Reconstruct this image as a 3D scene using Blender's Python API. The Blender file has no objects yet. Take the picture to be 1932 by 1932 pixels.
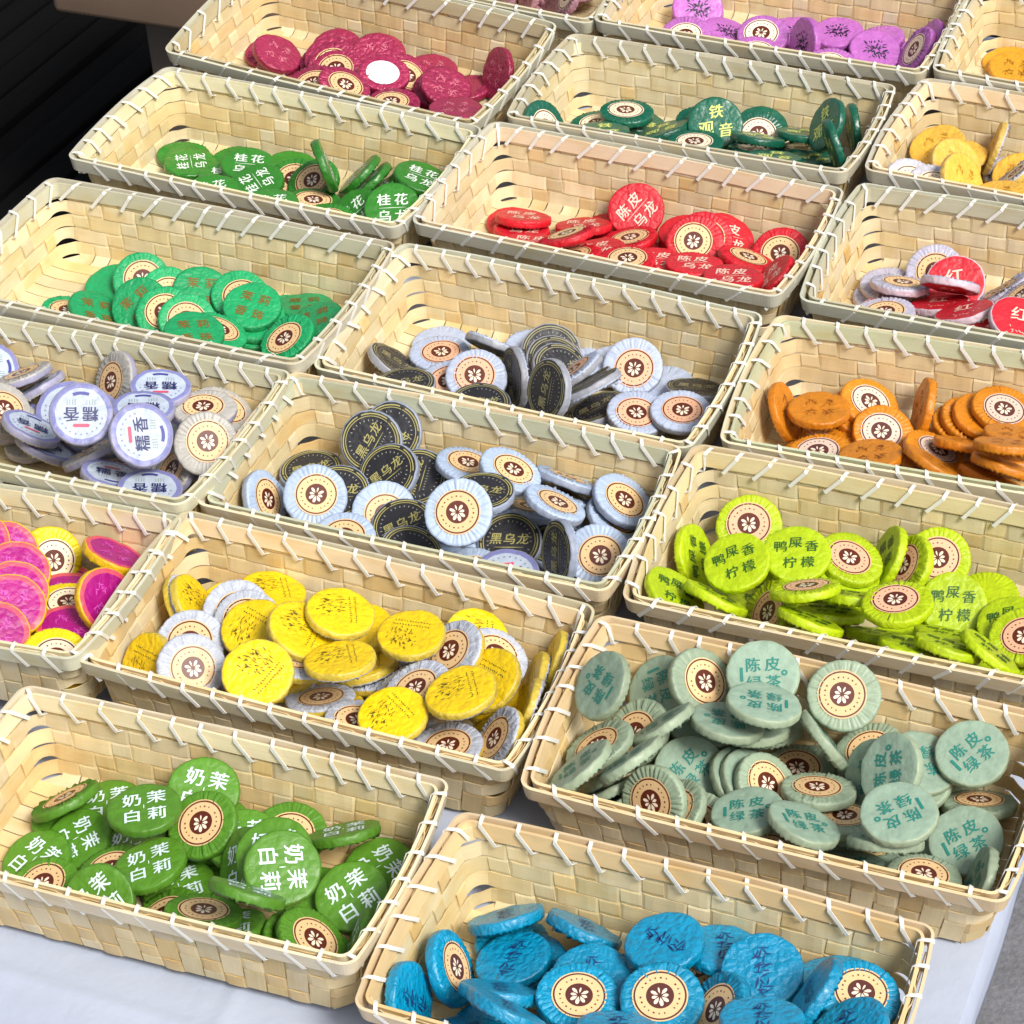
import bpy, bmesh, math, random
from mathutils import Vector, Matrix, Quaternion
R_ = math.radians
S = bpy.context.scene
COL = S.collection
random.seed(7)

# ------------------------------------------------------------------ camera, sky, sun, exposure
ZO = 0.806                       # height of the basket rims above the ground
cam_d = bpy.data.cameras.new('camera'); cam = bpy.data.objects.new('camera', cam_d); COL.objects.link(cam)
cam_d.sensor_width = 36.0; cam_d.lens = 36.0 * 5054.497 / 1932.0
cam_d.clip_start = 0.05; cam_d.clip_end = 200.0
cam.matrix_world = Matrix(((0.998013,0.063013,-0.0,0.0),(-0.040516,0.641702,-0.765883,0.0),(-0.048261,0.764361,0.64298,1.916645),(0.0,0.0,0.0,1.0)))
S.camera = cam
SUN_EL, SUN_AZ = R_(51), R_(142)     # azimuth measured from +Y towards +X
w = bpy.data.worlds.new('World'); S.world = w; w.use_nodes = True
nt = w.node_tree; bg = nt.nodes['Background']
sky = nt.nodes.new('ShaderNodeTexSky'); sky.sky_type = 'NISHITA'; sky.sun_disc = False
sky.sun_elevation = SUN_EL; sky.sun_rotation = SUN_AZ
sky.air_density = 1.0; sky.dust_density = 4.0; sky.ozone_density = 1.0
hs = nt.nodes.new('ShaderNodeHueSaturation'); hs.inputs['Saturation'].default_value = .35      # veiled, nearly overcast sky
nt.links.new(sky.outputs[0], hs.inputs['Color']); nt.links.new(hs.outputs[0], bg.inputs[0]); bg.inputs[1].default_value = 0.05
sd = bpy.data.lights.new('sun', 'SUN'); sun = bpy.data.objects.new('sun', sd); COL.objects.link(sun)
sd.energy = 1.5; sd.angle = R_(18); sd.color = (1.0, 0.95, 0.87)
d = Vector((math.sin(SUN_AZ) * math.cos(SUN_EL), math.cos(SUN_AZ) * math.cos(SUN_EL), math.sin(SUN_EL)))
sun.rotation_euler = d.to_track_quat('Z', 'Y').to_euler(); sun.location = d * 6
S.view_settings.view_transform = 'Standard'; S.view_settings.look = 'None'
S.view_settings.exposure = 1.33; S.view_settings.gamma = 1.0

# ------------------------------------------------------------------ helpers
def srgb(h):
    v = [int(h[i:i+2], 16) / 255 for i in (1, 3, 5)] if isinstance(h, str) else [c / 255 for c in h]
    return tuple((c / 12.92 if c <= .04045 else ((c + .055) / 1.055) ** 2.4) for c in v) + (1.0,)

def new_mat(name):
    m = bpy.data.materials.new(name); m.use_nodes = True
    return m, m.node_tree, m.node_tree.nodes['Principled BSDF']

def N(nt, typ, **kw):
    n = nt.nodes.new(typ)
    for k, v in kw.items(): setattr(n, k, v)
    return n

def mul_col(nt, a, fac_socket, lo, hi):
    """colour a multiplied by a value mapped from a 0..1 socket to lo..hi"""
    mr = N(nt, 'ShaderNodeMapRange'); mr.inputs[3].default_value = lo; mr.inputs[4].default_value = hi
    nt.links.new(fac_socket, mr.inputs[0])
    mx = N(nt, 'ShaderNodeMix', data_type='RGBA', blend_type='MULTIPLY'); mx.inputs[0].default_value = 1.0
    if hasattr(a, 'is_linked'): nt.links.new(a, mx.inputs[6])
    else: mx.inputs[6].default_value = a
    nt.links.new(mr.outputs[0], mx.inputs[7])
    return mx.outputs[2]

def paper(name, col, rough=.5, crinkle=.35, var=.16, coat=0.0, metal=0.0, scale=260.0):
    m, nt, b = new_mat(name)
    tc = N(nt, 'ShaderNodeTexCoord'); oi = N(nt, 'ShaderNodeObjectInfo')
    ad = N(nt, 'ShaderNodeVectorMath', operation='ADD'); sc = N(nt, 'ShaderNodeVectorMath', operation='SCALE'); sc.inputs[3].default_value = 3.0
    cx = N(nt, 'ShaderNodeCombineXYZ')
    nt.links.new(oi.outputs['Random'], cx.inputs[0]); nt.links.new(oi.outputs['Random'], cx.inputs[1]); nt.links.new(cx.outputs[0], sc.inputs[0])
    nt.links.new(tc.outputs['Object'], ad.inputs[0]); nt.links.new(sc.outputs[0], ad.inputs[1])
    n1 = N(nt, 'ShaderNodeTexNoise'); n1.inputs['Scale'].default_value = scale; n1.inputs['Detail'].default_value = 5; n1.inputs['Roughness'].default_value = .65
    n2 = N(nt, 'ShaderNodeTexNoise'); n2.inputs['Scale'].default_value = scale * .22; n2.inputs['Detail'].default_value = 2; n2.inputs['Distortion'].default_value = 1.2
    for n in (n1, n2): nt.links.new(ad.outputs[0], n.inputs['Vector'])
    c = mul_col(nt, srgb(col), n1.outputs[0], 1 - var, 1 + var)
    c = mul_col(nt, c, n2.outputs[0], 1 - var * .9, 1 + var * .9)
    c = mul_col(nt, c, oi.outputs['Random'], .88, 1.08)
    nt.links.new(c, b.inputs['Base Color'])
    rr = N(nt, 'ShaderNodeMapRange'); rr.inputs[3].default_value = rough - .12; rr.inputs[4].default_value = rough + .15
    nt.links.new(n2.outputs[0], rr.inputs[0]); nt.links.new(rr.outputs[0], b.inputs['Roughness'])
    b.inputs['Metallic'].default_value = metal; b.inputs['Coat Weight'].default_value = coat; b.inputs['Coat Roughness'].default_value = .25
    b.inputs['Specular IOR Level'].default_value = .45
    vo = N(nt, 'ShaderNodeTexVoronoi', feature='DISTANCE_TO_EDGE'); vo.inputs['Scale'].default_value = scale * .7
    nt.links.new(ad.outputs[0], vo.inputs['Vector'])
    mn = N(nt, 'ShaderNodeMath', operation='MULTIPLY_ADD'); nt.links.new(vo.outputs[0], mn.inputs[0]); mn.inputs[1].default_value = 1.2; nt.links.new(n1.outputs[0], mn.inputs[2])
    bp = N(nt, 'ShaderNodeBump'); bp.inputs['Strength'].default_value = crinkle; bp.inputs['Distance'].default_value = .0018
    nt.links.new(mn.outputs[0], bp.inputs['Height']); nt.links.new(bp.outputs[0], b.inputs['Normal'])
    return m

def ink(name, col, rough=.5, fade=.12):
    m, nt, b = new_mat(name)
    n1 = N(nt, 'ShaderNodeTexNoise'); n1.inputs['Scale'].default_value = 900; tc = N(nt, 'ShaderNodeTexCoord')
    nt.links.new(tc.outputs['Object'], n1.inputs['Vector'])
    nt.links.new(mul_col(nt, srgb(col), n1.outputs[0], 1 - fade, 1 + fade), b.inputs['Base Color'])
    b.inputs['Roughness'].default_value = rough
    return m

def bamboo(name, trans=.22, rough=.42):
    """split bamboo: tint from the object's own colour, fibres along the strip (UV.x runs along it)"""
    m, nt, b = new_mat(name)
    oi = N(nt, 'ShaderNodeObjectInfo'); uv = N(nt, 'ShaderNodeUVMap')
    mp = N(nt, 'ShaderNodeMapping'); mp.inputs['Scale'].default_value = (14, 1500, 1)
    nt.links.new(uv.outputs[0], mp.inputs['Vector'])
    off = N(nt, 'ShaderNodeCombineXYZ'); k = N(nt, 'ShaderNodeMath', operation='MULTIPLY'); k.inputs[1].default_value = 57.0
    nt.links.new(oi.outputs['Random'], k.inputs[0]); nt.links.new(k.outputs[0], off.inputs[0]); nt.links.new(k.outputs[0], off.inputs[1])
    nt.links.new(off.outputs[0], mp.inputs['Location'])
    f = N(nt, 'ShaderNodeTexNoise'); f.inputs['Scale'].default_value = 1.0; f.inputs['Detail'].default_value = 4; f.inputs['Roughness'].default_value = .6
    nt.links.new(mp.outputs[0], f.inputs['Vector'])
    mp2 = N(nt, 'ShaderNodeMapping'); mp2.inputs['Scale'].default_value = (26, 60, 1); nt.links.new(uv.outputs[0], mp2.inputs['Vector']); nt.links.new(off.outputs[0], mp2.inputs['Location'])
    g = N(nt, 'ShaderNodeTexNoise'); g.inputs['Scale'].default_value = 1.0; g.inputs['Detail'].default_value = 3
    nt.links.new(mp2.outputs[0], g.inputs['Vector'])
    ramp = N(nt, 'ShaderNodeValToRGB')
    cr = ramp.color_ramp; cr.elements[0].position = .28; cr.elements[0].color = (.95, .85, .64, 1); cr.elements[1].position = .72; cr.elements[1].color = (1.10, 1.08, 1.0, 1)
    e = cr.elements.new(.5); e.color = (1.0, .98, .92, 1)
    nt.links.new(g.outputs[0], ramp.inputs[0])
    mx = N(nt, 'ShaderNodeMix', data_type='RGBA', blend_type='MULTIPLY'); mx.inputs[0].default_value = 1.0
    nt.links.new(oi.outputs['Color'], mx.inputs[6]); nt.links.new(ramp.outputs[0], mx.inputs[7])
    c = mul_col(nt, mx.outputs[2], f.outputs[0], .84, 1.14)
    c = mul_col(nt, c, oi.outputs['Random'], .90, 1.06)
    nt.links.new(c, b.inputs['Base Color'])
    b.inputs['Roughness'].default_value = rough; b.inputs['Specular IOR Level'].default_value = .4
    bp = N(nt, 'ShaderNodeBump'); bp.inputs['Strength'].default_value = .35; bp.inputs['Distance'].default_value = .0004
    nt.links.new(f.outputs[0], bp.inputs['Height']); nt.links.new(bp.outputs[0], b.inputs['Normal'])
    if trans > 0:
        tr = N(nt, 'ShaderNodeBsdfTranslucent'); nt.links.new(c, tr.inputs[0])
        ms = N(nt, 'ShaderNodeMixShader'); ms.inputs[0].default_value = trans
        out = nt.nodes['Material Output']
        nt.links.new(b.outputs[0], ms.inputs[1]); nt.links.new(tr.outputs[0], ms.inputs[2]); nt.links.new(ms.outputs[0], out.inputs[0])
    return m

def mesh_from(name, verts, faces, mats=(), fmat=None, smooth=True, uvs=None):
    me = bpy.data.meshes.new(name); me.from_pydata(verts, [], faces)
    for m in mats: me.materials.append(m)
    if fmat is not None: me.polygons.foreach_set('material_index', fmat)
    me.polygons.foreach_set('use_smooth', [smooth] * len(me.polygons))
    if uvs is not None:
        ul = me.uv_layers.new(name='UVMap'); vi = [0] * len(me.loops); me.loops.foreach_get('vertex_index', vi)
        flat = []
        for i in vi: flat += uvs[i]
        ul.data.foreach_set('uv', flat)
    me.update()
    return me

def obj(name, me, parent=None, loc=None, col=None):
    o = bpy.data.objects.new(name, me); COL.objects.link(o)
    if parent is not None: o.parent = parent
    if loc is not None: o.location = loc
    if col is not None: o.color = col
    return o

def tag(o, label=None, cat=None, group=None, kind=None):
    if label: o['label'] = label
    if cat: o['category'] = cat
    if group: o['group'] = group
    if kind: o['kind'] = kind
    return o

def box_mesh(name, x0, x1, y0, y1, z0, z1, m, bev=0.0):
    bm = bmesh.new(); bmesh.ops.create_cube(bm, size=1)
    for v in bm.verts: v.co = ((x0 + x1) / 2 + v.co.x * (x1 - x0), (y0 + y1) / 2 + v.co.y * (y1 - y0), (z0 + z1) / 2 + v.co.z * (z1 - z0))
    if bev: bmesh.ops.bevel(bm, geom=bm.edges[:], offset=bev, segments=3, affect='EDGES', profile=.5)
    me = bpy.data.meshes.new(name); bm.to_mesh(me); bm.free(); me.materials.append(m)
    me.polygons.foreach_set('use_smooth', [bev > 0] * len(me.polygons))
    return me

def ribbon(name, pts, wdir, nrm, width, thick, m, closed=False):
    """a flat strip: pts on its centre line, wdir across it, nrm out of its face"""
    V = []; F = []; UV = []; n = len(pts); L = 0.0
    hw = width if isinstance(width, (list, tuple)) else [width] * n
    for i in range(n):
        p = Vector(pts[i])
        if i: L += (p - Vector(pts[i-1])).length
        a = Vector(wdir[i]) * (hw[i] / 2); b = Vector(nrm[i]) * (thick / 2)
        for q, v in ((p - a - b, 0), (p + a - b, 1), (p + a + b, 1), (p - a + b, 0)):
            V.append(q); UV.append((L, v * hw[i]))
    for i in range(n if closed else n - 1):
        j = (i + 1) % n
        for k in range(4):
            l = (k + 1) % 4
            F.append((i*4+k, i*4+l, j*4+l, j*4+k))
    if not closed:
        F.append((0, 1, 2, 3)); e = (n-1)*4; F.append((e+3, e+2, e+1, e))
    me = mesh_from(name, V, F, [m], None, False, UV)
    return me

# ------------------------------------------------------------------ where everything stands (metres; cakes in tenths of a millimetre)
BASKETS = [
('woven bamboo basket with white rim lashing, holding crimson tea cakes',((0.879682,0.475562,0.000683,-0.099048),(-0.475036,0.878773,-0.045808,1.936959),(-0.022385,0.039972,0.99895,0.806908),(0.0,0.0,0.0,1.0)),1.0042,1.0317,(225, 209, 173),(198, 198, 183),(192, 182, 152),1,0),
('woven bamboo basket with white rim lashing, holding leaf green tea cakes',((0.902177,0.430462,0.027915,-0.164734),(-0.431261,0.901498,0.036265,1.78365),(-0.009555,-0.044756,0.998952,0.806664),(0.0,0.0,0.0,1.0)),0.998,1.0309,(227, 218, 179),(199, 198, 185),(216, 211, 182),0,1),
('woven bamboo basket with white rim lashing, holding jade green tea cakes',((0.902559,0.430363,-0.013242,-0.239334),(-0.430181,0.902625,0.014576,1.62084),(0.018226,-0.00746,0.999806,0.808911),(0.0,0.0,0.0,1.0)),1.0456,1.049,(229, 217, 180),(201, 198, 185),(191, 189, 170),1,2),
('woven bamboo basket with white rim lashing, holding lavender tea cakes',((0.904131,0.426425,-0.026627,-0.306208),(-0.425112,0.904082,0.043771,1.469157),(0.042737,-0.028255,0.998687,0.806944),(0.0,0.0,0.0,1.0)),1.0001,1.0392,(226, 220, 189),(204, 204, 185),(193, 192, 169),0,3),
('woven bamboo basket with white rim lashing, holding magenta and yellow tea cakes',((0.925058,0.379137,-0.02285,-0.371627),(-0.376505,0.923248,0.076526,1.318408),(0.05011,-0.062188,0.996806,0.806047),(0.0,0.0,0.0,1.0)),1.0,1.002,(230, 222, 198),(203, 204, 188),(225, 215, 186),0,4),
('woven bamboo basket with white rim lashing, holding dusty pink tea cakes',((0.896231,0.443043,0.02197,-0.002879),(-0.44291,0.8965,-0.010858,2.074317),(-0.024507,0.0,0.9997,0.806),(0.0,0.0,0.0,1.0)),1.0,1.0,(216, 203, 172),(191, 190, 176),(203, 198, 175),0,5),
('woven bamboo basket with white rim lashing, holding orchid pink tea cakes',((0.907906,0.419128,-0.006193,0.250668),(-0.419164,0.907885,-0.006797,1.954999),(0.002774,0.008767,0.999958,0.805559),(0.0,0.0,0.0,1.0)),0.9876,1.0,(219, 202, 175),(196, 194, 180),(203, 195, 167),0,6),
('woven bamboo basket with white rim lashing, holding dark green tea cakes',((0.916369,0.399236,0.029645,0.169099),(-0.400295,0.914803,0.053844,1.810213),(-0.005623,-0.061208,0.998109,0.804364),(0.0,0.0,0.0,1.0)),0.9691,0.975,(222, 211, 182),(205, 201, 185),(188, 183, 163),0,7),
('woven bamboo basket with white rim lashing, holding scarlet tea cakes',((0.901289,0.433137,0.008426,0.100629),(-0.433216,0.901178,0.014194,1.666592),(-0.001446,-0.016443,0.999864,0.806396),(0.0,0.0,0.0,1.0)),1.0155,0.9926,(226, 211, 182),(203, 202, 190),(226, 208, 183),1,8),
('woven bamboo basket of black and white tea cakes, between scarlet and other black basket',((0.905047,0.424694,-0.022889,0.025905),(-0.425296,0.904153,-0.040373,1.506699),(0.003549,0.046274,0.998922,0.80545),(0.0,0.0,0.0,1.0)),0.9892,0.9927,(229, 217, 186),(198, 201, 187),(225, 216, 189),0,9),
('woven bamboo basket of black and white tea cakes, just behind the yellow basket',((0.918188,0.396131,-0.003435,-0.045421),(-0.396131,0.918194,0.000466,1.364295),(0.003339,0.000933,0.999994,0.805991),(0.0,0.0,0.0,1.0)),1.0094,0.9845,(230, 219, 186),(221, 205, 178),(185, 189, 169),0,10),
('woven bamboo basket with white rim lashing, holding yellow tea cakes',((0.920863,0.38844,0.033544,-0.111632),(-0.388747,0.92134,0.002935,1.21678),(-0.029765,-0.015743,0.999433,0.805972),(0.0,0.0,0.0,1.0)),1.0024,0.9949,(234, 215, 172),(204, 198, 175),(234, 212, 179),0,11),
('woven bamboo basket with white rim lashing, holding grass green tea cakes',((0.924095,0.38206,-0.008867,-0.201964),(-0.381994,0.924127,0.008326,1.070915),(0.011375,-0.004307,0.999926,0.804588),(0.0,0.0,0.0,1.0)),0.9873,0.9564,(232, 211, 166),(223, 212, 190),(232, 220, 188),0,12),
('woven bamboo basket with white rim lashing, holding gold tea cakes',((0.909171,0.416313,0.00954,0.512747),(-0.416126,0.909149,-0.016926,1.839881),(-0.015719,0.011419,0.999811,0.806),(0.0,0.0,0.0,1.0)),1.0,1.0,(225, 209, 179),(196, 193, 180),(203, 195, 170),0,13),
('woven bamboo basket with white rim lashing, holding apricot tea cakes',((0.898301,0.439153,0.014121,0.439524),(-0.439342,0.897335,0.042051,1.69873),(0.005796,-0.043978,0.999016,0.805945),(0.0,0.0,0.0,1.0)),1.0,0.9976,(225, 208, 180),(202, 198, 187),(229, 208, 177),0,14),
('woven bamboo basket with white rim lashing, holding ruby and white tea cakes',((0.912877,0.407858,-0.017532,0.37218),(-0.408129,0.912775,-0.01648,1.550809),(0.009281,0.022199,0.99971,0.806243),(0.0,0.0,0.0,1.0)),1.0,1.0104,(229, 211, 177),(202, 205, 192),(190, 188, 169),1,15),
('woven bamboo basket with white rim lashing, holding orange tea cakes',((0.932412,0.361393,-0.001511,0.299175),(-0.361322,0.932299,0.016302,1.400458),(0.0073,-0.014654,0.999866,0.805804),(0.0,0.0,0.0,1.0)),1.0,0.9914,(229, 213, 189),(225, 215, 188),(188, 194, 167),0,16),
('woven bamboo basket with white rim lashing, holding lime tea cakes',((0.92368,0.382993,-0.011462,0.223905),(-0.383158,0.923071,-0.033616,1.251319),(-0.002294,0.035442,0.999369,0.806064),(0.0,0.0,0.0,1.0)),1.0,1.0028,(229, 216, 183),(212, 199, 173),(225, 211, 172),1,17),
('woven bamboo basket with white rim lashing, holding pale sage tea cakes',((0.924875,0.380209,0.006849,0.15257),(-0.379796,0.92447,-0.033322,1.092171),(-0.019,0.028217,0.999421,0.805203),(0.0,0.0,0.0,1.0)),0.9998,0.9645,(229, 206, 163),(219, 198, 166),(232, 207, 167),0,18),
('woven bamboo basket with white rim lashing, holding turquoise tea cakes',((0.912573,0.407926,-0.028413,0.055886),(-0.408333,0.912777,-0.010128,0.939162),(0.021803,0.020844,0.999545,0.804949),(0.0,0.0,0.0,1.0)),0.9872,0.9733,(226, 213, 180),(210, 190, 160),(215, 189, 146),0,19),
]
GROUPS = {'A1': 'crimson foil tea cakes heaped in their basket', 'A2': 'leaf green tea cakes heaped in their basket', 'A3': 'jade green tea cakes heaped in their basket', 'A4': 'lavender-rimmed tea cakes heaped in their basket', 'A5': 'magenta-and-yellow tea cakes heaped in their basket', 'A0': 'dusty pink tea cakes heaped in their basket', 'B1': 'orchid pink tea cakes heaped in their basket', 'B2': 'dark green tea cakes heaped in their basket', 'B3': 'scarlet tea cakes heaped in their basket', 'B4': 'black-and-white tea cakes heaped in their basket', 'B5': 'black-and-white tea cakes heaped in their basket', 'B6': 'yellow tea cakes heaped in their basket', 'B7': 'grass green tea cakes heaped in their basket', 'C1': 'gold tea cakes heaped in their basket', 'C2': 'apricot tea cakes heaped in their basket', 'C3': 'ruby-and-white tea cakes heaped in their basket', 'C4': 'orange tea cakes heaped in their basket', 'C5': 'lime tea cakes heaped in their basket', 'C6': 'pale sage tea cakes heaped in their basket', 'C7': 'turquoise tea cakes heaped in their basket'}
CAKES = [
('A1','t',1.006,(-1700,19816,7573),(9981,64,81,606),'leftmost of 7 flat printed-side crimson foil tea cakes in its basket'),
('A1','t',1.006,(-1230,19958,7633),(9785,1624,-43,1270),'third from left of 7 flat printed-side crimson foil tea cakes in its basket'),
('A1','t',1.011,(-868,19834,7640),(9807,1640,1059,63),'fifth from left of 7 flat printed-side crimson foil tea cakes in its basket'),
('A1','t',0.995,(-901,19718,7693),(9798,1984,219,-88),'fourth from left of 7 flat printed-side crimson foil tea cakes in its basket'),
('A1','t',0.986,(-1729,19788,7725),(9634,672,2467,-802),'leftmost of 3 tilted printed-side crimson foil tea cakes in its basket'),
('A1','t',1.005,(114,19256,7721),(8026,471,-5444,2392),'the only upright printed-side crimson foil tea cake in its basket'),
('A1','t',0.998,(-436,19596,7589),(9984,258,506,-79),'sixth from left of 7 flat printed-side crimson foil tea cakes in its basket'),
('A1','s',0.997,(-1329,19715,7655),(735,133,9869,1427),'second from left of 6 flat sticker-side crimson foil tea cakes in its basket'),
('A1','t',0.988,(-1278,19655,7727),(9780,2060,-298,-152),'second from left of 3 tilted printed-side crimson foil tea cakes in its basket'),
('A1','s',0.991,(-1247,19537,7743),(186,129,9788,2034),'third from left of 6 flat sticker-side crimson foil tea cakes in its basket'),
('A1','s',1.008,(-1212,19386,7756),(37,74,9853,1708),'fourth from left of 6 flat sticker-side crimson foil tea cakes in its basket'),
('A1','s',1.013,(-639,19333,7706),(-2380,-268,9556,1714),'rightmost of 2 tilted sticker-side crimson foil tea cakes in its basket'),
('A1','w',0.986,(-824,19173,7833),(-893,-19,9901,1085),'crimson tea cake with its round sticker painted white as glare, mid heap'),
('A1','s',1.003,(-379,19139,7682),(235,188,9924,1194),'rightmost of 6 flat sticker-side crimson foil tea cakes in its basket'),
('A1','t',0.993,(-325,19007,7771),(9738,1288,1783,-569),'rightmost of 3 tilted printed-side crimson foil tea cakes in its basket'),
('A1','t',1.004,(-1237,19088,7783),(9992,1,398,79),'second from left of 7 flat printed-side crimson foil tea cakes in its basket'),
('A1','s',0.992,(-1395,19039,7861),(805,-8,9948,628),'leftmost of 6 flat sticker-side crimson foil tea cakes in its basket'),
('A1','s',1.013,(-1142,18893,7907),(-1998,-152,9769,741),'leftmost of 2 tilted sticker-side crimson foil tea cakes in its basket'),
('A1','s',0.996,(-750,18734,7811),(-319,11,9994,-107),'fifth from left of 6 flat sticker-side crimson foil tea cakes in its basket'),
('A1','t',1.004,(-248,18607,7792),(9969,-692,372,-98),'rightmost of 7 flat printed-side crimson foil tea cakes in its basket'),
('A2','s',1.003,(-1556,17981,7617),(262,81,9837,1777),'leftmost of 3 flat sticker-side leaf green tea cakes in its basket'),
('A2','s',0.987,(-1391,17844,7683),(1515,321,9728,1721),'the only tilted sticker-side leaf green tea cake in its basket'),
('A2','t',1.007,(-2387,18246,7562),(9985,-191,412,308),'second from left of 8 flat printed-side leaf green tea cakes in its basket'),
('A2','t',0.991,(-2394,18311,7625),(6532,228,476,7553),'leftmost of 8 flat printed-side leaf green tea cakes in its basket'),
('A2','t',1.012,(-2090,18016,7667),(9983,-217,486,253),'fourth from left of 8 flat printed-side leaf green tea cakes in its basket'),
('A2','t',1.014,(-1909,18056,7736),(9963,375,740,-225),'fifth from left of 8 flat printed-side leaf green tea cakes in its basket'),
('A2','t',0.989,(-1279,17680,7934),(7896,-1698,5821,-942),'leftmost of 4 edge-on leaf green tea cakes in its basket'),
('A2','t',0.986,(-1031,17911,7677),(9154,-1915,-3416,928),'second from left of 4 edge-on leaf green tea cakes in its basket'),
('A2','t',1.005,(-948,17804,7677),(9203,-1978,-3254,893),'third from left of 4 edge-on leaf green tea cakes in its basket'),
('A2','t',0.986,(-868,17679,7664),(9332,-1710,-3078,711),'rightmost of 4 edge-on leaf green tea cakes in its basket'),
('A2','t',0.991,(-546,17630,7797),(9786,-322,1474,-1398),'rightmost of 8 flat printed-side leaf green tea cakes in its basket'),
('A2','t',0.987,(-1821,17719,7786),(5451,-4,-679,8356),'sixth from left of 8 flat printed-side leaf green tea cakes in its basket'),
('A2','t',0.992,(-2162,17564,7826),(9956,366,121,856),'third from left of 8 flat printed-side leaf green tea cakes in its basket'),
('A2','s',1.01,(-1382,17490,7726),(-787,-109,9945,-677),'second from left of 3 flat sticker-side leaf green tea cakes in its basket'),
('A2','t',1.005,(-1693,17317,7836),(9992,-269,228,190),'seventh from left of 8 flat printed-side leaf green tea cakes in its basket'),
('A2','t',0.987,(-1043,17238,7759),(9292,1824,-2850,1486),'leftmost of 2 tilted printed-side leaf green tea cakes in its basket'),
('A2','s',0.99,(-1265,17114,7800),(-396,-81,9992,27),'rightmost of 3 flat sticker-side leaf green tea cakes in its basket'),
('A2','t',1.01,(-761,17125,7866),(9759,2177,128,6),'rightmost of 2 tilted printed-side leaf green tea cakes in its basket'),
('A3','t',0.999,(-1443,16258,7624),(9925,-1197,111,208),'fifth from left of 6 flat printed-side jade green tea cakes in its basket'),
('A3','t',1.014,(-1345,15858,7773),(9886,-520,-1395,222),'rightmost of 6 flat printed-side jade green tea cakes in its basket'),
('A3','s',1.011,(-3194,16374,7616),(-1395,-458,9879,-490),'leftmost of 2 flat sticker-side jade green tea cakes in its basket'),
('A3','t',0.999,(-2991,16299,7660),(9630,460,2434,1065),'leftmost of 3 tilted printed-side jade green tea cakes in its basket'),
('A3','s',1.012,(-2665,16641,7686),(-695,563,9465,3100),'leftmost of 6 tilted sticker-side jade green tea cakes in its basket'),
('A3','s',0.99,(-2458,16459,7677),(-702,-142,9571,2809),'third from left of 6 tilted sticker-side jade green tea cakes in its basket'),
('A3','t',1.009,(-2205,16414,7699),(9726,2069,1034,231),'rightmost of 3 tilted printed-side jade green tea cakes in its basket'),
('A3','t',1.014,(-2648,16275,7715),(9113,2586,-1649,2747),'second from left of 3 tilted printed-side jade green tea cakes in its basket'),
('A3','s',0.985,(-2458,16126,7736),(-229,806,9629,2566),'second from left of 6 tilted sticker-side jade green tea cakes in its basket'),
('A3','s',1.0,(-2281,15998,7742),(-628,-1799,9397,2839),'fourth from left of 6 tilted sticker-side jade green tea cakes in its basket'),
('A3','s',1.01,(-1915,16352,7687),(-625,-112,9782,1978),'rightmost of 2 flat sticker-side jade green tea cakes in its basket'),
('A3','t',1.003,(-1789,16006,7633),(9940,960,508,128),'fourth from left of 6 flat printed-side jade green tea cakes in its basket'),
('A3','t',1.01,(-1784,16022,7708),(9927,1149,350,101),'third from left of 6 flat printed-side jade green tea cakes in its basket'),
('A3','t',0.994,(-1802,16065,7789),(9767,1265,556,-1644),'second from left of 6 flat printed-side jade green tea cakes in its basket'),
('A3','s',1.004,(-1533,15652,7784),(2184,-1654,9613,278),'rightmost of 6 tilted sticker-side jade green tea cakes in its basket'),
('A3','s',0.99,(-2031,15724,7830),(-2212,-199,9745,-338),'fifth from left of 6 tilted sticker-side jade green tea cakes in its basket'),
('A3','t',1.013,(-2183,15544,7961),(9896,342,854,1108),'leftmost of 6 flat printed-side jade green tea cakes in its basket'),
('A4','t',0.995,(-3672,15517,7788),(5754,3024,-164,7598),'leftmost of 8 tilted printed-side lavender-rimmed tea cakes in its basket'),
('A4','s',0.986,(-3399,15325,7840),(1191,-1110,9628,-2155),'leftmost of 4 edge-on lavender-rimmed tea cakes in its basket'),
('A4','t',0.985,(-3319,15336,7720),(9469,-2291,-1847,1299),'second from left of 4 edge-on lavender-rimmed tea cakes in its basket'),
('A4','s',1.009,(-2724,15148,7876),(4667,-3214,8210,701),'second from left of 5 tilted sticker-side lavender-rimmed tea cakes in its basket'),
('A4','s',1.009,(-1950,14712,7891),(-2409,-246,9701,186),'rightmost of 5 tilted sticker-side lavender-rimmed tea cakes in its basket'),
('A4','s',1.006,(-2049,14544,8036),(-375,-281,9981,-398),'the only flat sticker-side lavender-rimmed tea cake in its basket'),
('A4','t',0.986,(-2351,14704,8118),(-334,694,320,9965),'rightmost of 3 flat printed-side lavender-rimmed tea cakes in its basket'),
('A4','t',0.993,(-3084,15017,7748),(2636,159,-2540,9305),'fourth from left of 8 tilted printed-side lavender-rimmed tea cakes in its basket'),
('A4','t',1.013,(-2887,14827,7821),(277,2057,-2348,9496),'sixth from left of 8 tilted printed-side lavender-rimmed tea cakes in its basket'),
('A4','t',1.002,(-2432,14339,8225),(-385,561,631,9957),'leftmost of 3 flat printed-side lavender-rimmed tea cakes in its basket'),
('A4','s',0.998,(-3515,14915,7867),(-2346,-644,9564,1615),'leftmost of 5 tilted sticker-side lavender-rimmed tea cakes in its basket'),
('A4','t',1.014,(-3201,14651,7704),(9488,-1749,2618,253),'third from left of 8 tilted printed-side lavender-rimmed tea cakes in its basket'),
('A4','t',1.014,(-3281,14685,7857),(6,2604,1489,9540),'second from left of 8 tilted printed-side lavender-rimmed tea cakes in its basket'),
('A4','t',0.993,(-2823,14203,8324),(-153,782,-3228,9431),'fifth from left of 8 tilted printed-side lavender-rimmed tea cakes in its basket'),
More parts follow.
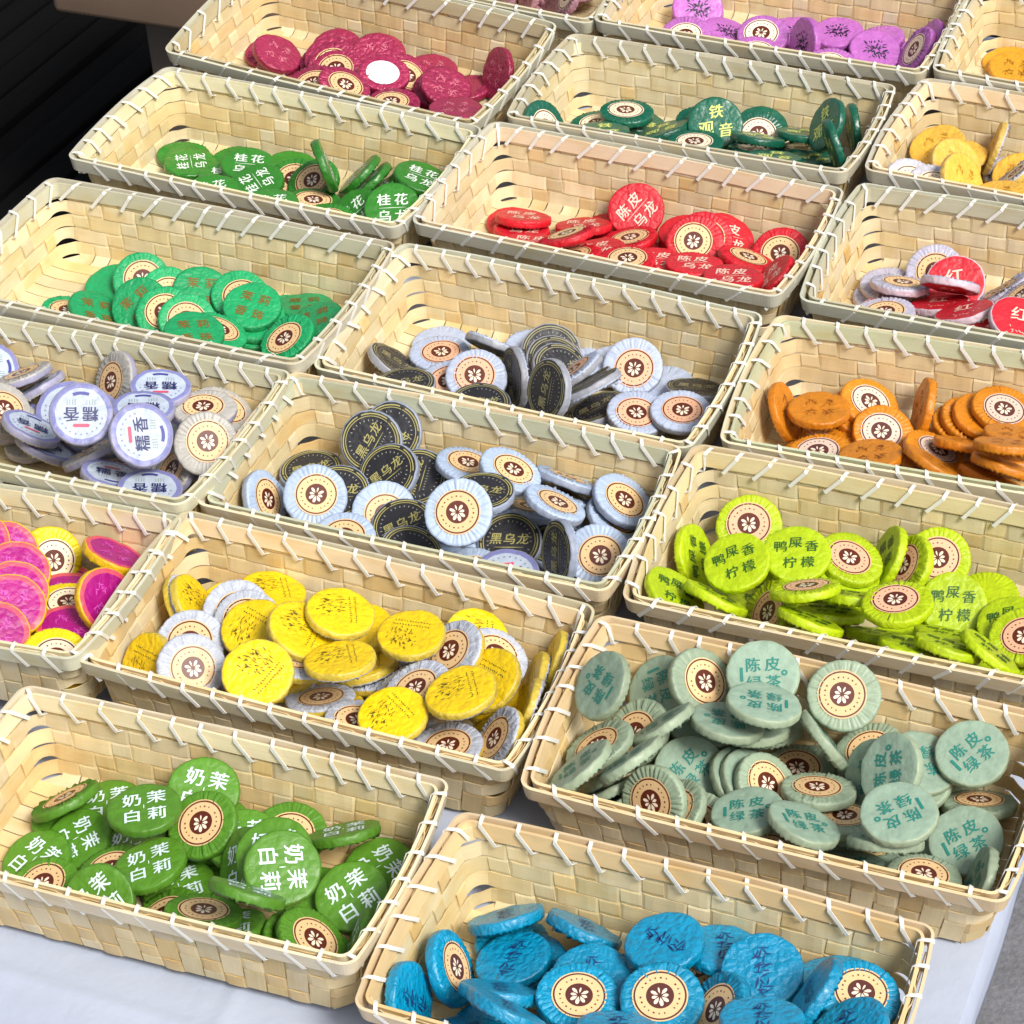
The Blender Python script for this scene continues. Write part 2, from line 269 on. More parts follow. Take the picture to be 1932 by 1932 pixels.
('A4','s',1.007,(-2847,14438,7797),(1745,-1250,9422,-2573),'third from left of 4 edge-on lavender-rimmed tea cakes in its basket'),
('A4','s',1.01,(-2673,14457,7661),(-288,-602,9662,-2491),'rightmost of 4 edge-on lavender-rimmed tea cakes in its basket'),
('A4','s',1.011,(-2268,14305,7728),(3487,157,9327,904),'third from left of 5 tilted sticker-side lavender-rimmed tea cakes in its basket'),
('A4','t',1.012,(-2421,14022,8258),(5839,3536,-1013,7237),'rightmost of 8 tilted printed-side lavender-rimmed tea cakes in its basket'),
('A4','s',1.008,(-2032,14221,7994),(-737,-42,9258,3708),'fourth from left of 5 tilted sticker-side lavender-rimmed tea cakes in its basket'),
('A4','t',0.987,(-2677,14071,7882),(9757,-1353,1691,323),'seventh from left of 8 tilted printed-side lavender-rimmed tea cakes in its basket'),
('A4','t',0.994,(-2394,13826,7938),(-323,693,94,9970),'second from left of 3 flat printed-side lavender-rimmed tea cakes in its basket'),
('A5','s',0.997,(-3058,13421,7750),(-1149,-2103,8505,4682),'the only tilted sticker-side magenta-and-yellow tea cake in its basket'),
('A5','t',1.011,(-3311,13317,7911),(9577,2727,886,235),'third from left of 8 tilted printed-side magenta-and-yellow tea cakes in its basket'),
('A5','t',0.997,(-2596,13229,7900),(9532,-1596,2562,156),'rightmost of 8 tilted printed-side magenta-and-yellow tea cakes in its basket'),
('A5','t',0.995,(-3467,13284,8046),(9572,2221,1783,520),'leftmost of 8 tilted printed-side magenta-and-yellow tea cakes in its basket'),
('A5','t',1.007,(-2920,13144,7656),(9972,-167,583,428),'leftmost of 2 flat printed-side magenta-and-yellow tea cakes in its basket'),
('A5','s',1.003,(-2908,12967,7719),(-580,-428,9973,-162),'rightmost of 2 flat sticker-side magenta-and-yellow tea cakes in its basket'),
('A5','t',1.001,(-2850,12681,7784),(9970,-240,592,426),'rightmost of 2 flat printed-side magenta-and-yellow tea cakes in its basket'),
('A5','t',0.99,(-3205,13085,7935),(9673,2249,1127,329),'sixth from left of 8 tilted printed-side magenta-and-yellow tea cakes in its basket'),
('A5','t',0.989,(-3202,12913,7917),(9678,2218,1143,330),'fifth from left of 8 tilted printed-side magenta-and-yellow tea cakes in its basket'),
('A5','t',1.013,(-2617,12795,7902),(8879,2746,3561,969),'seventh from left of 8 tilted printed-side magenta-and-yellow tea cakes in its basket'),
('A5','t',0.997,(-3196,12731,7959),(9602,2425,1340,359),'fourth from left of 8 tilted printed-side magenta-and-yellow tea cakes in its basket'),
('A5','t',1.013,(-3286,12507,7935),(9610,2397,1333,361),'second from left of 8 tilted printed-side magenta-and-yellow tea cakes in its basket'),
('A5','s',0.99,(-2904,12348,7842),(-788,-290,9872,1353),'leftmost of 2 flat sticker-side magenta-and-yellow tea cakes in its basket'),
('A0','t',1.009,(90,20723,7711),(8591,1299,-4846,-1014),'leftmost of 4 upright printed-side dusty pink tea cakes in its basket'),
('A0','t',0.985,(253,20360,7889),(8510,1273,-4985,-1058),'second from left of 4 upright printed-side dusty pink tea cakes in its basket'),
('A0','t',0.995,(453,20617,7708),(8416,1287,-5121,-1134),'third from left of 4 upright printed-side dusty pink tea cakes in its basket'),
('A0','t',0.988,(642,20550,7699),(8401,1307,-5129,-1183),'rightmost of 4 upright printed-side dusty pink tea cakes in its basket'),
('A0','s',1.005,(763,20179,7894),(4841,936,8644,981),'the only upright sticker-side dusty pink tea cake in its basket'),
('B1','t',1.01,(2683,19854,7558),(9962,574,-66,-656),'second from left of 4 flat printed-side orchid pink tea cakes in its basket'),
('B1','t',1.005,(1853,20216,7661),(9421,3325,165,-403),'leftmost of 2 tilted printed-side orchid pink tea cakes in its basket'),
('B1','t',0.987,(2067,19882,7593),(9880,231,1436,-519),'leftmost of 4 flat printed-side orchid pink tea cakes in its basket'),
('B1','s',0.99,(1708,19751,7676),(353,532,9904,1225),'leftmost of 4 flat sticker-side orchid pink tea cakes in its basket'),
('B1','s',1.01,(2354,19721,7641),(214,615,9849,1601),'third from left of 4 flat sticker-side orchid pink tea cakes in its basket'),
('B1','t',1.004,(2983,19721,7621),(9966,299,-254,-721),'third from left of 4 flat printed-side orchid pink tea cakes in its basket'),
('B1','t',1.002,(2674,19434,7720),(7439,3794,-4701,-2859),'the only upright printed-side orchid pink tea cake in its basket'),
('B1','t',1.007,(3255,19403,7615),(9806,1776,559,-608),'rightmost of 4 flat printed-side orchid pink tea cakes in its basket'),
('B1','t',1.008,(3671,19314,7709),(8679,287,-4835,-1106),'rightmost of 2 tilted printed-side orchid pink tea cakes in its basket'),
('B1','s',0.986,(3564,19186,7728),(4485,1194,8838,599),'the only tilted sticker-side orchid pink tea cake in its basket'),
('B1','s',0.997,(2253,19435,7647),(-34,583,9966,576),'second from left of 4 flat sticker-side orchid pink tea cakes in its basket'),
('B1','s',0.989,(2827,19029,7732),(113,701,9961,532),'rightmost of 4 flat sticker-side orchid pink tea cakes in its basket'),
('B2','s',1.013,(442,18156,7859),(-3615,-943,8712,3186),'leftmost of 2 tilted sticker-side dark green tea cakes in its basket'),
('B2','s',1.006,(888,18671,7528),(197,313,9984,-424),'leftmost of 3 flat sticker-side dark green tea cakes in its basket'),
('B2','t',1.006,(1229,18623,7562),(9876,-602,1370,-471),'second from left of 3 flat printed-side dark green tea cakes in its basket'),
('B2','s',1.011,(1127,18581,7679),(-267,382,9974,-553),'second from left of 3 flat sticker-side dark green tea cakes in its basket'),
('B2','t',0.995,(907,18213,7744),(9914,-1258,175,-320),'leftmost of 3 flat printed-side dark green tea cakes in its basket'),
('B2','t',0.986,(2189,18334,7605),(9785,1978,328,-492),'rightmost of 3 flat printed-side dark green tea cakes in its basket'),
('B2','s',1.005,(2146,18202,7625),(-73,499,9609,2722),'rightmost of 2 tilted sticker-side dark green tea cakes in its basket'),
('B2','t',0.998,(1388,18251,7691),(9747,-1766,-1363,-143),'leftmost of 9 edge-on dark green tea cakes in its basket'),
('B2','t',0.997,(2479,18039,7709),(9739,-2026,677,-772),'fifth from left of 9 edge-on dark green tea cakes in its basket'),
('B2','t',0.988,(2540,18024,7574),(9747,-2108,247,-696),'sixth from left of 9 edge-on dark green tea cakes in its basket'),
('B2','t',0.991,(2501,17629,7733),(9794,-1852,365,-723),'seventh from left of 9 edge-on dark green tea cakes in its basket'),
('B2','t',1.008,(2630,17755,7970),(8471,1691,-4762,-1646),'the only upright printed-side dark green tea cake in its basket'),
('B2','t',1.013,(2883,18029,7731),(4373,5774,-4439,-5275),'rightmost of 9 edge-on dark green tea cakes in its basket'),
('B2','t',0.986,(2627,17347,8036),(3507,7057,-3239,-5236),'eighth from left of 9 edge-on dark green tea cakes in its basket'),
('B2','t',1.003,(1802,18187,7776),(9290,3673,-452,107),'the only tilted printed-side dark green tea cake in its basket'),
('B2','t',0.993,(2102,17853,7821),(9674,-2221,949,-760),'third from left of 9 edge-on dark green tea cakes in its basket'),
('B2','t',1.004,(2086,17875,7685),(9694,-2151,921,-744),'second from left of 9 edge-on dark green tea cakes in its basket'),
('B2','t',0.992,(2180,17409,7915),(9799,-1811,487,-676),'fourth from left of 9 edge-on dark green tea cakes in its basket'),
('B2','s',1.013,(1618,17894,7785),(-82,484,9968,-630),'rightmost of 3 flat sticker-side dark green tea cakes in its basket'),
('B3','t',1.005,(1745,16780,7650),(9758,1351,1694,-297),'second from left of 3 tilted printed-side scarlet tea cakes in its basket'),
('B3','t',0.997,(208,17108,7599),(9887,-1424,417,-205),'leftmost of 6 flat printed-side scarlet tea cakes in its basket'),
('B3','t',0.988,(228,17217,7639),(9810,-1827,610,-238),'leftmost of 3 edge-on scarlet tea cakes in its basket'),
('B3','t',0.993,(684,17102,7606),(9842,-1755,-90,-224),'rightmost of 3 edge-on scarlet tea cakes in its basket'),
('B3','t',0.989,(1097,17173,7680),(8544,3467,-1918,3361),'leftmost of 3 tilted printed-side scarlet tea cakes in its basket'),
('B3','t',1.001,(284,16704,7746),(9872,-1447,621,-255),'second from left of 6 flat printed-side scarlet tea cakes in its basket'),
('B3','s',1.01,(539,16549,7901),(1134,-51,9713,-2092),'second from left of 3 edge-on scarlet tea cakes in its basket'),
('B3','s',1.008,(1015,16837,7641),(756,258,9898,-1178),'third from left of 4 flat sticker-side scarlet tea cakes in its basket'),
('B3','s',1.004,(1568,16659,7735),(-203,409,9631,2654),'second from left of 3 tilted sticker-side scarlet tea cakes in its basket'),
('B3','s',0.986,(1492,16568,7766),(187,499,9446,3240),'leftmost of 3 tilted sticker-side scarlet tea cakes in its basket'),
('B3','s',1.003,(2131,16528,7639),(485,657,9642,2523),'rightmost of 3 tilted sticker-side scarlet tea cakes in its basket'),
('B3','t',1.008,(750,16579,7732),(9896,-1260,-660,-202),'third from left of 6 flat printed-side scarlet tea cakes in its basket'),
('B3','s',0.995,(1854,16340,7733),(-1672,763,9755,-1212),'rightmost of 4 flat sticker-side scarlet tea cakes in its basket'),
('B3','s',0.999,(571,16373,7828),(680,144,9878,-1395),'leftmost of 4 flat sticker-side scarlet tea cakes in its basket'),
('B3','t',0.998,(1184,16323,7782),(9935,-941,462,-445),'fourth from left of 6 flat printed-side scarlet tea cakes in its basket'),
('B3','s',1.0,(950,16177,7898),(48,365,9985,-396),'second from left of 4 flat sticker-side scarlet tea cakes in its basket'),
('B3','t',0.988,(1446,16133,7858),(9919,-1104,373,-502),'fifth from left of 6 flat printed-side scarlet tea cakes in its basket'),
('B3','t',1.0,(1988,15946,7834),(9249,-1123,-3628,-197),'rightmost of 3 tilted printed-side scarlet tea cakes in its basket'),
('B3','t',0.993,(1695,15803,7955),(9932,-1012,185,-547),'rightmost of 6 flat printed-side scarlet tea cakes in its basket'),
('B4','t',0.998,(-59,15516,7700),(3601,9050,-787,-2123),'leftmost of 4 edge-on black tea cakes in the farther basket'),
('B4','t',1.006,(-774,15431,7659),(9428,-1074,3142,-299),'leftmost of 4 tilted printed-side black tea cakes in the farther basket'),
('B4','s',1.012,(-452,15596,7596),(7,77,9996,-256),'leftmost of 4 flat sticker-side black tea cakes in the farther basket'),
('B4','t',1.011,(347,15439,7665),(9516,3039,393,-218),'second from left of 4 tilted printed-side black tea cakes in the farther basket'),
('B4','t',1.005,(371,15279,7688),(9505,2441,1044,1616),'third from left of 4 tilted printed-side black tea cakes in the farther basket'),
('B4','t',1.007,(402,15155,7712),(9384,2435,1658,1808),'rightmost of 4 tilted printed-side black tea cakes in the farther basket'),
('B4','s',0.986,(925,15212,7667),(459,537,9513,3002),'rightmost of 2 tilted sticker-side black tea cakes in the farther basket'),
('B4','t',0.997,(1346,14933,7634),(9824,-1716,514,-532),'rightmost of 4 flat printed-side black tea cakes in the farther basket'),
('B4','s',1.013,(502,14933,7856),(2794,-395,9373,-2047),'second from left of 4 edge-on black tea cakes in the farther basket'),
('B4','t',1.006,(570,14860,7781),(9286,-2494,-2698,515),'third from left of 4 edge-on black tea cakes in the farther basket'),
('B4','t',1.006,(595,14519,8052),(9429,-2586,-2071,355),'rightmost of 4 edge-on black tea cakes in the farther basket'),
('B4','t',1.011,(84,15107,7719),(6950,-1049,-6331,3242),'leftmost of 2 upright printed-side black tea cakes in the farther basket'),
('B4','s',0.995,(-407,15189,7629),(744,220,9935,836),'second from left of 4 flat sticker-side black tea cakes in the farther basket'),
('B4','t',0.986,(-691,15028,7767),(9946,-508,-2,909),'leftmost of 4 flat printed-side black tea cakes in the farther basket'),
('B4','s',1.005,(-191,15115,7730),(-248,213,9665,2548),'leftmost of 2 tilted sticker-side black tea cakes in the farther basket'),
('B4','t',0.998,(308,14500,8054),(7832,454,-5242,3313),'rightmost of 2 upright printed-side black tea cakes in the farther basket'),
('B4','t',0.997,(641,14814,7610),(9712,-1275,-1497,1347),'third from left of 4 flat printed-side black tea cakes in the farther basket'),
('B4','s',0.988,(911,14603,7717),(-563,364,9960,595),'third from left of 4 flat sticker-side black tea cakes in the farther basket'),
('B4','s',0.991,(1208,14541,7753),(-284,447,9983,255),'rightmost of 4 flat sticker-side black tea cakes in the farther basket'),
('B4','t',1.008,(-177,14806,7718),(9993,332,97,-170),'second from left of 4 flat printed-side black tea cakes in the farther basket'),
('B5','t',0.988,(-784,14373,7873),(8595,4120,515,-2980),'third from left of 5 tilted printed-side black tea cakes in the nearer basket'),
('B5','t',0.992,(-923,14309,7856),(8154,3282,-2520,4049),'leftmost of 5 tilted printed-side black tea cakes in the nearer basket'),
('B5','t',1.009,(-1354,14294,7636),(9930,-154,-181,1157),'leftmost of 6 flat printed-side black tea cakes in the nearer basket'),
('B5','t',1.002,(-625,14037,7726),(7924,1484,-1807,5634),'fourth from left of 5 tilted printed-side black tea cakes in the nearer basket'),
('B5','s',0.988,(-287,14014,7821),(-1388,193,9877,-692),'second from left of 3 flat sticker-side black tea cakes in the nearer basket'),
('B5','s',0.998,(374,13794,7823),(-1912,731,9351,-2895),'rightmost of 3 edge-on black tea cakes in the nearer basket'),
('B5','s',0.999,(348,13778,7702),(-2071,727,9398,-2618),'second from left of 3 edge-on black tea cakes in the nearer basket'),
('B5','s',0.99,(2,13697,8016),(-2124,220,9769,-90),'fourth from left of 8 tilted sticker-side black tea cakes in the nearer basket'),
('B5','s',1.007,(109,13736,7637),(-1231,382,9695,-2084),'leftmost of 3 edge-on black tea cakes in the nearer basket'),
('B5','s',0.988,(280,13370,7979),(-2335,536,9614,-1355),'fifth from left of 8 tilted sticker-side black tea cakes in the nearer basket'),
('B5','t',0.997,(-186,13334,8138),(9921,-445,105,-1165),'fifth from left of 6 flat printed-side black tea cakes in the nearer basket'),
('B5','t',1.001,(-812,14046,7777),(9342,1818,-2283,2052),'second from left of 5 tilted printed-side black tea cakes in the nearer basket'),
('B5','s',0.998,(-1662,13920,7710),(-4834,-1105,8407,2174),'the only upright sticker-side black tea cake in the nearer basket'),
('B5','t',1.003,(-1155,13925,7729),(9873,1575,196,-65),'second from left of 6 flat printed-side black tea cakes in the nearer basket'),
('B5','s',1.007,(679,13543,7663),(-3077,290,9507,262),'seventh from left of 8 tilted sticker-side black tea cakes in the nearer basket'),
('B5','s',1.014,(733,13608,7775),(-2624,226,9629,590),'rightmost of 8 tilted sticker-side black tea cakes in the nearer basket'),
('B5','s',0.994,(-1305,13825,7806),(-243,147,9507,3090),'leftmost of 8 tilted sticker-side black tea cakes in the nearer basket'),
('B5','s',1.004,(-852,13744,7690),(-564,79,9434,3268),'second from left of 8 tilted sticker-side black tea cakes in the nearer basket'),
('B5','t',1.006,(-725,13568,7699),(9680,1369,-878,1913),'third from left of 6 flat printed-side black tea cakes in the nearer basket'),
('B5','t',0.994,(273,13418,7566),(9980,-201,532,-268),'rightmost of 6 flat printed-side black tea cakes in the nearer basket'),
('B5','t',0.985,(-27,13376,7671),(9704,2268,-407,-722),'rightmost of 5 tilted printed-side black tea cakes in the nearer basket'),
('B5','s',1.014,(-339,13104,8187),(361,446,9374,3435),'third from left of 8 tilted sticker-side black tea cakes in the nearer basket'),
('B5','s',0.994,(545,13186,7682),(52,373,9716,2335),'sixth from left of 8 tilted sticker-side black tea cakes in the nearer basket'),
('B5','t',0.994,(290,12960,7923),(7267,-651,-5878,3495),'the only upright printed-side black tea cake in the nearer basket'),
('B5','s',1.012,(-1122,13468,7710),(-34,38,9962,868),'leftmost of 3 flat sticker-side black tea cakes in the nearer basket'),
('B5','t',1.003,(-677,13275,7715),(9805,1116,1617,41),'fourth from left of 6 flat printed-side black tea cakes in the nearer basket'),
('B5','s',0.999,(-297,13122,7645),(122,186,9980,597),'rightmost of 3 flat sticker-side black tea cakes in the nearer basket'),
('A4','v',1.008,(-57,13011,7693),(9938,998,139,471),'lavender tea cake with navy block, stray among the black ones'),
('B6','t',0.988,(-1556,12851,7836),(9827,-815,1448,813),'second from left of 9 flat printed-side yellow tea cakes in its basket'),
('B6','s',0.992,(-2145,12832,7769),(5685,440,-8209,-307),'the only upright sticker-side yellow tea cake in its basket'),
('B6','t',1.009,(-2063,12783,7819),(8716,229,4886,343),'the only upright printed-side yellow tea cake in its basket'),
('B6','s',1.002,(-1770,12600,7906),(112,126,9740,2258),'fourth from left of 9 tilted sticker-side yellow tea cakes in its basket'),
('B6','s',0.988,(-1699,12489,7918),(64,121,9747,2233),'fifth from left of 9 tilted sticker-side yellow tea cakes in its basket'),
('B6','s',0.998,(-2048,12342,7905),(-42,85,9707,2401),'leftmost of 9 tilted sticker-side yellow tea cakes in its basket'),
('B6','t',0.999,(-1640,12345,7978),(8972,916,-852,4236),'leftmost of 9 flat printed-side yellow tea cakes in its basket'),
('B6','t',0.99,(-270,12313,7814),(9744,1296,1835,15),'fourth from left of 6 tilted printed-side yellow tea cakes in its basket'),
('B6','s',1.007,(-171,12135,7807),(-2036,46,9752,867),'rightmost of 9 tilted sticker-side yellow tea cakes in its basket'),
('B6','t',0.988,(192,12108,7753),(8290,-1509,-5331,752),'rightmost of 3 edge-on yellow tea cakes in its basket'),
('B6','s',0.997,(-1376,12038,7996),(-1495,-68,9877,-464),'leftmost of 6 flat sticker-side yellow tea cakes in its basket'),
('B6','t',1.001,(-1340,12167,8099),(9580,429,2435,-1453),'third from left of 6 tilted printed-side yellow tea cakes in its basket'),
('B6','t',0.998,(-1098,12287,8117),(9908,77,1309,336),'fifth from left of 9 flat printed-side yellow tea cakes in its basket'),
('B6','t',1.003,(-2317,12199,7858),(8329,590,-4108,3660),'leftmost of 6 tilted printed-side yellow tea cakes in its basket'),
('B6','s',1.007,(-894,12255,7599),(648,-203,9860,-1520),'fourth from left of 6 flat sticker-side yellow tea cakes in its basket'),
('B6','t',1.014,(-979,12283,7653),(9779,-1850,-913,330),'sixth from left of 9 flat printed-side yellow tea cakes in its basket'),
('B6','t',0.994,(-202,11834,7903),(8991,213,-2662,3469),'fifth from left of 6 tilted printed-side yellow tea cakes in its basket'),
('B6','t',1.004,(-1091,11848,8130),(9893,-1231,-183,757),'fourth from left of 9 flat printed-side yellow tea cakes in its basket'),
('B6','s',1.006,(-413,12091,7914),(2629,519,9566,1147),'seventh from left of 9 tilted sticker-side yellow tea cakes in its basket'),
('B6','t',0.994,(-668,12201,7977),(8127,-141,-89,5824),'eighth from left of 9 flat printed-side yellow tea cakes in its basket'),
('B6','s',0.985,(-2028,12066,7953),(-1277,-211,9424,3083),'second from left of 9 tilted sticker-side yellow tea cakes in its basket'),
('B6','s',1.014,(-1818,12031,7664),(2052,-597,9693,-1212),'third from left of 9 tilted sticker-side yellow tea cakes in its basket'),
('B6','s',0.994,(-722,11933,7803),(2187,-304,9681,-1187),'sixth from left of 9 tilted sticker-side yellow tea cakes in its basket'),
('B6','s',0.994,(-639,11764,7938),(1723,93,9850,73),'fifth from left of 6 flat sticker-side yellow tea cakes in its basket'),
('B6','t',1.012,(-369,11552,8085),(9928,-367,-899,698),'rightmost of 9 flat printed-side yellow tea cakes in its basket'),
('B6','t',1.003,(-1592,11828,8090),(9064,2141,999,-3502),'second from left of 6 tilted printed-side yellow tea cakes in its basket'),
('B6','t',0.999,(-1198,11941,7643),(9799,-1951,-293,283),'third from left of 9 flat printed-side yellow tea cakes in its basket'),
('B6','s',1.008,(-1251,11947,7717),(128,-260,9819,-1873),'second from left of 6 flat sticker-side yellow tea cakes in its basket'),
('B6','t',0.986,(63,12017,7674),(8432,-1217,-5207,554),'second from left of 3 edge-on yellow tea cakes in its basket'),
('B6','t',1.006,(17,11620,7823),(8028,-2399,-5252,1485),'leftmost of 3 edge-on yellow tea cakes in its basket'),
('B6','t',0.996,(-232,11632,7639),(9439,-1734,-2775,442),'rightmost of 6 tilted printed-side yellow tea cakes in its basket'),
('B6','s',0.988,(-1003,11616,7820),(-958,6,9930,-686),'third from left of 6 flat sticker-side yellow tea cakes in its basket'),
('B6','s',1.005,(-169,11383,7836),(4108,286,9111,164),'eighth from left of 9 tilted sticker-side yellow tea cakes in its basket'),
('B6','s',1.013,(-475,11408,7773),(574,63,9974,-438),'rightmost of 6 flat sticker-side yellow tea cakes in its basket'),
('B6','t',0.991,(-787,11501,7973),(9529,451,-592,2940),'seventh from left of 9 flat printed-side yellow tea cakes in its basket'),
('B7','t',0.988,(-1925,11151,7799),(9707,1944,800,-1166),'second from left of 6 tilted printed-side grass green tea cakes in its basket'),
('B7','t',0.992,(-2546,11341,7531),(9979,-466,-206,401),'third from left of 11 flat printed-side grass green tea cakes in its basket'),
('B7','s',1.009,(-2777,11293,7646),(1596,-1271,9412,-2693),'leftmost of 4 edge-on grass green tea cakes in its basket'),
('B7','t',1.002,(-2363,10964,7568),(9907,-771,-1012,480),'fourth from left of 11 flat printed-side grass green tea cakes in its basket'),
('B7','t',0.988,(-2694,11029,7572),(8141,1282,-695,-5622),'second from left of 11 flat printed-side grass green tea cakes in its basket'),
('B7','s',0.998,(-1422,10900,7651),(-384,-5,9937,1049),'rightmost of 4 flat sticker-side grass green tea cakes in its basket'),
('B7','t',0.999,(-1685,10806,7713),(9947,938,410,60),'ninth from left of 11 flat printed-side grass green tea cakes in its basket'),
('B7','s',0.99,(-1912,10866,7811),(1620,-510,9714,1661),'leftmost of 4 tilted sticker-side grass green tea cakes in its basket'),
('B7','t',1.007,(-2247,10930,7897),(9969,-582,-93,526),'fifth from left of 11 flat printed-side grass green tea cakes in its basket'),
('B7','t',0.988,(-1089,10744,7789),(9501,-3037,-543,469),'third from left of 4 edge-on grass green tea cakes in its basket'),
('B7','s',0.997,(-2449,10689,7644),(937,-417,9937,-448),'second from left of 4 flat sticker-side grass green tea cakes in its basket'),
('B7','t',1.001,(-2927,10895,7562),(9137,827,-889,-3877),'leftmost of 11 flat printed-side grass green tea cakes in its basket'),
('B7','t',0.998,(-2072,10626,7544),(9877,-458,-355,1450),'seventh from left of 11 flat printed-side grass green tea cakes in its basket'),
('B7','t',1.003,(-2212,10620,7758),(9898,-590,-980,853),'sixth from left of 11 flat printed-side grass green tea cakes in its basket'),
('B7','t',1.007,(-1654,10496,7854),(8802,1955,-4184,-1092),'third from left of 6 tilted printed-side grass green tea cakes in its basket'),
('B7','t',1.014,(-1457,10377,8047),(9767,1982,-772,-292),'fifth from left of 6 tilted printed-side grass green tea cakes in its basket'),
('B7','t',0.994,(-903,10656,7565),(8513,718,-361,-5186),'rightmost of 11 flat printed-side grass green tea cakes in its basket'),
('B7','t',1.004,(-1404,10222,8097),(7194,1212,2041,-6528),'rightmost of 6 tilted printed-side grass green tea cakes in its basket'),
('B7','s',1.006,(-2855,10628,7613),(1130,-259,9923,440),'leftmost of 4 flat sticker-side grass green tea cakes in its basket'),
('B7','t',0.994,(-1574,9916,8248),(9157,-3547,1878,-190),'second from left of 4 edge-on grass green tea cakes in its basket'),
('B7','t',0.985,(-2499,10433,7698),(8844,3339,-2158,2446),'leftmost of 6 tilted printed-side grass green tea cakes in its basket'),
('B7','s',1.014,(-2123,10327,7632),(1873,-471,9787,-691),'third from left of 4 flat sticker-side grass green tea cakes in its basket'),
('B7','t',0.994,(-1611,10118,7624),(9713,-2351,41,373),'fourth from left of 6 tilted printed-side grass green tea cakes in its basket'),
('B7','t',0.994,(-1745,10158,7686),(9774,-1963,-600,509),'eighth from left of 11 flat printed-side grass green tea cakes in its basket'),
('B7','s',1.012,(-1878,10166,7822),(-867,-251,9766,-1954),'second from left of 4 tilted sticker-side grass green tea cakes in its basket'),
('B7','t',1.003,(-1054,10409,7615),(9512,1592,-777,2528),'tenth from left of 11 flat printed-side grass green tea cakes in its basket'),
('B7','s',0.999,(-1345,10042,7689),(-2115,-26,9771,-248),'third from left of 4 tilted sticker-side grass green tea cakes in its basket'),
('B7','s',1.008,(-1272,9976,7758),(-3119,-35,9501,-11),'rightmost of 4 tilted sticker-side grass green tea cakes in its basket'),
('B7','t',0.986,(-1023,9961,7715),(8125,-2355,-5034,1761),'rightmost of 4 edge-on grass green tea cakes in its basket'),
('C1','t',1.012,(4356,19027,7579),(9932,587,345,-940),'leftmost of 2 flat printed-side gold tea cakes in its basket'),
('C1','t',0.992,(4656,18910,7643),(9874,1185,-320,-1002),'rightmost of 2 flat printed-side gold tea cakes in its basket'),
('C2','t',1.012,(3476,17610,7800),(9821,835,-1650,-365),'leftmost of 3 flat printed-side apricot tea cakes in its basket'),
('C2','t',1.011,(3560,17307,7818),(9318,2938,2133,-6),'leftmost of 2 tilted printed-side apricot tea cakes in its basket'),
('C2','t',0.993,(3938,17669,7715),(8087,-1785,-5605,39),'leftmost of 2 edge-on apricot tea cakes in its basket'),
('C2','t',0.986,(4095,17422,7607),(9760,1702,-913,-1003),'rightmost of 3 flat printed-side apricot tea cakes in its basket'),
('C2','s',1.01,(3181,17066,7827),(-1401,326,9594,2427),'leftmost of 2 tilted sticker-side apricot tea cakes in its basket'),
('C2','s',0.989,(3339,16984,7829),(-906,559,9752,1942),'rightmost of 2 tilted sticker-side apricot tea cakes in its basket'),
('C2','t',1.014,(3549,16980,7892),(8872,2948,3519,463),'rightmost of 2 tilted printed-side apricot tea cakes in its basket'),
('C2','s',1.011,(4034,17222,7760),(3395,326,9169,-2071),'rightmost of 2 edge-on apricot tea cakes in its basket'),
('C2','t',0.994,(3790,16778,7858),(9923,-333,-740,-935),'second from left of 3 flat printed-side apricot tea cakes in its basket'),
('C3','s',0.996,(3227,16135,7661),(645,794,9449,3110),'leftmost of 2 tilted sticker-side ruby-and-white tea cakes in its basket'),
('C3','t',1.011,(3348,15976,7661),(9494,3047,-766,26),'the only tilted printed-side ruby-and-white tea cake in its basket'),
('C3','s',1.004,(2930,15918,7721),(-551,913,9775,-1822),'leftmost of 6 edge-on ruby-and-white tea cakes in its basket'),
('C3','s',0.999,(3664,15773,7713),(2723,300,9286,-2503),'rightmost of 6 edge-on ruby-and-white tea cakes in its basket'),
('C3','t',0.985,(3254,15704,7850),(3554,9218,-1217,-960),'third from left of 6 edge-on ruby-and-white tea cakes in its basket'),
('C3','s',0.986,(3731,15402,7922),(2833,771,9514,-927),'rightmost of 2 tilted sticker-side ruby-and-white tea cakes in its basket'),
('C3','t',0.991,(3179,15661,7709),(9781,-1849,-558,-776),'second from left of 6 edge-on ruby-and-white tea cakes in its basket'),
('C3','s',1.007,(2761,15542,7743),(515,746,9943,-553),'the only flat sticker-side ruby-and-white tea cake in its basket'),
('C3','t',0.993,(3287,15290,7896),(9735,-1808,-1211,-706),'fourth from left of 6 edge-on ruby-and-white tea cakes in its basket'),
('C3','t',1.007,(3540,15424,7618),(9776,-1810,-652,-856),'fifth from left of 6 edge-on ruby-and-white tea cakes in its basket'),
('C3','t',0.995,(3611,15016,7995),(9826,1141,1263,-740),'the only flat printed-side ruby-and-white tea cake in its basket'),
('C4','t',0.994,(1924,14542,7700),(8501,1281,5106,100),'the only upright printed-side orange tea cake in its basket'),
('C4','t',1.005,(2441,14572,7613),(9758,894,1926,-517),'the only tilted printed-side orange tea cake in its basket'),
('C4','s',1.001,(2518,14599,7671),(-1793,489,9762,1120),'the only tilted sticker-side orange tea cake in its basket'),
('C4','t',0.997,(2145,14422,7789),(9959,-610,31,-664),'leftmost of 4 flat printed-side orange tea cakes in its basket'),
('C4','t',1.008,(2868,14459,7717),(7866,132,-6080,-1064),'second from left of 8 edge-on orange tea cakes in its basket'),
('C4','s',0.994,(3132,14380,7593),(-1410,797,9861,376),'fifth from left of 7 flat sticker-side orange tea cakes in its basket'),
('C4','s',1.003,(3183,14370,7647),(-1651,775,9819,506),'sixth from left of 7 flat sticker-side orange tea cakes in its basket'),
('C4','t',1.008,(3260,14342,7699),(9858,382,1411,-827),'third from left of 4 flat printed-side orange tea cakes in its basket'),
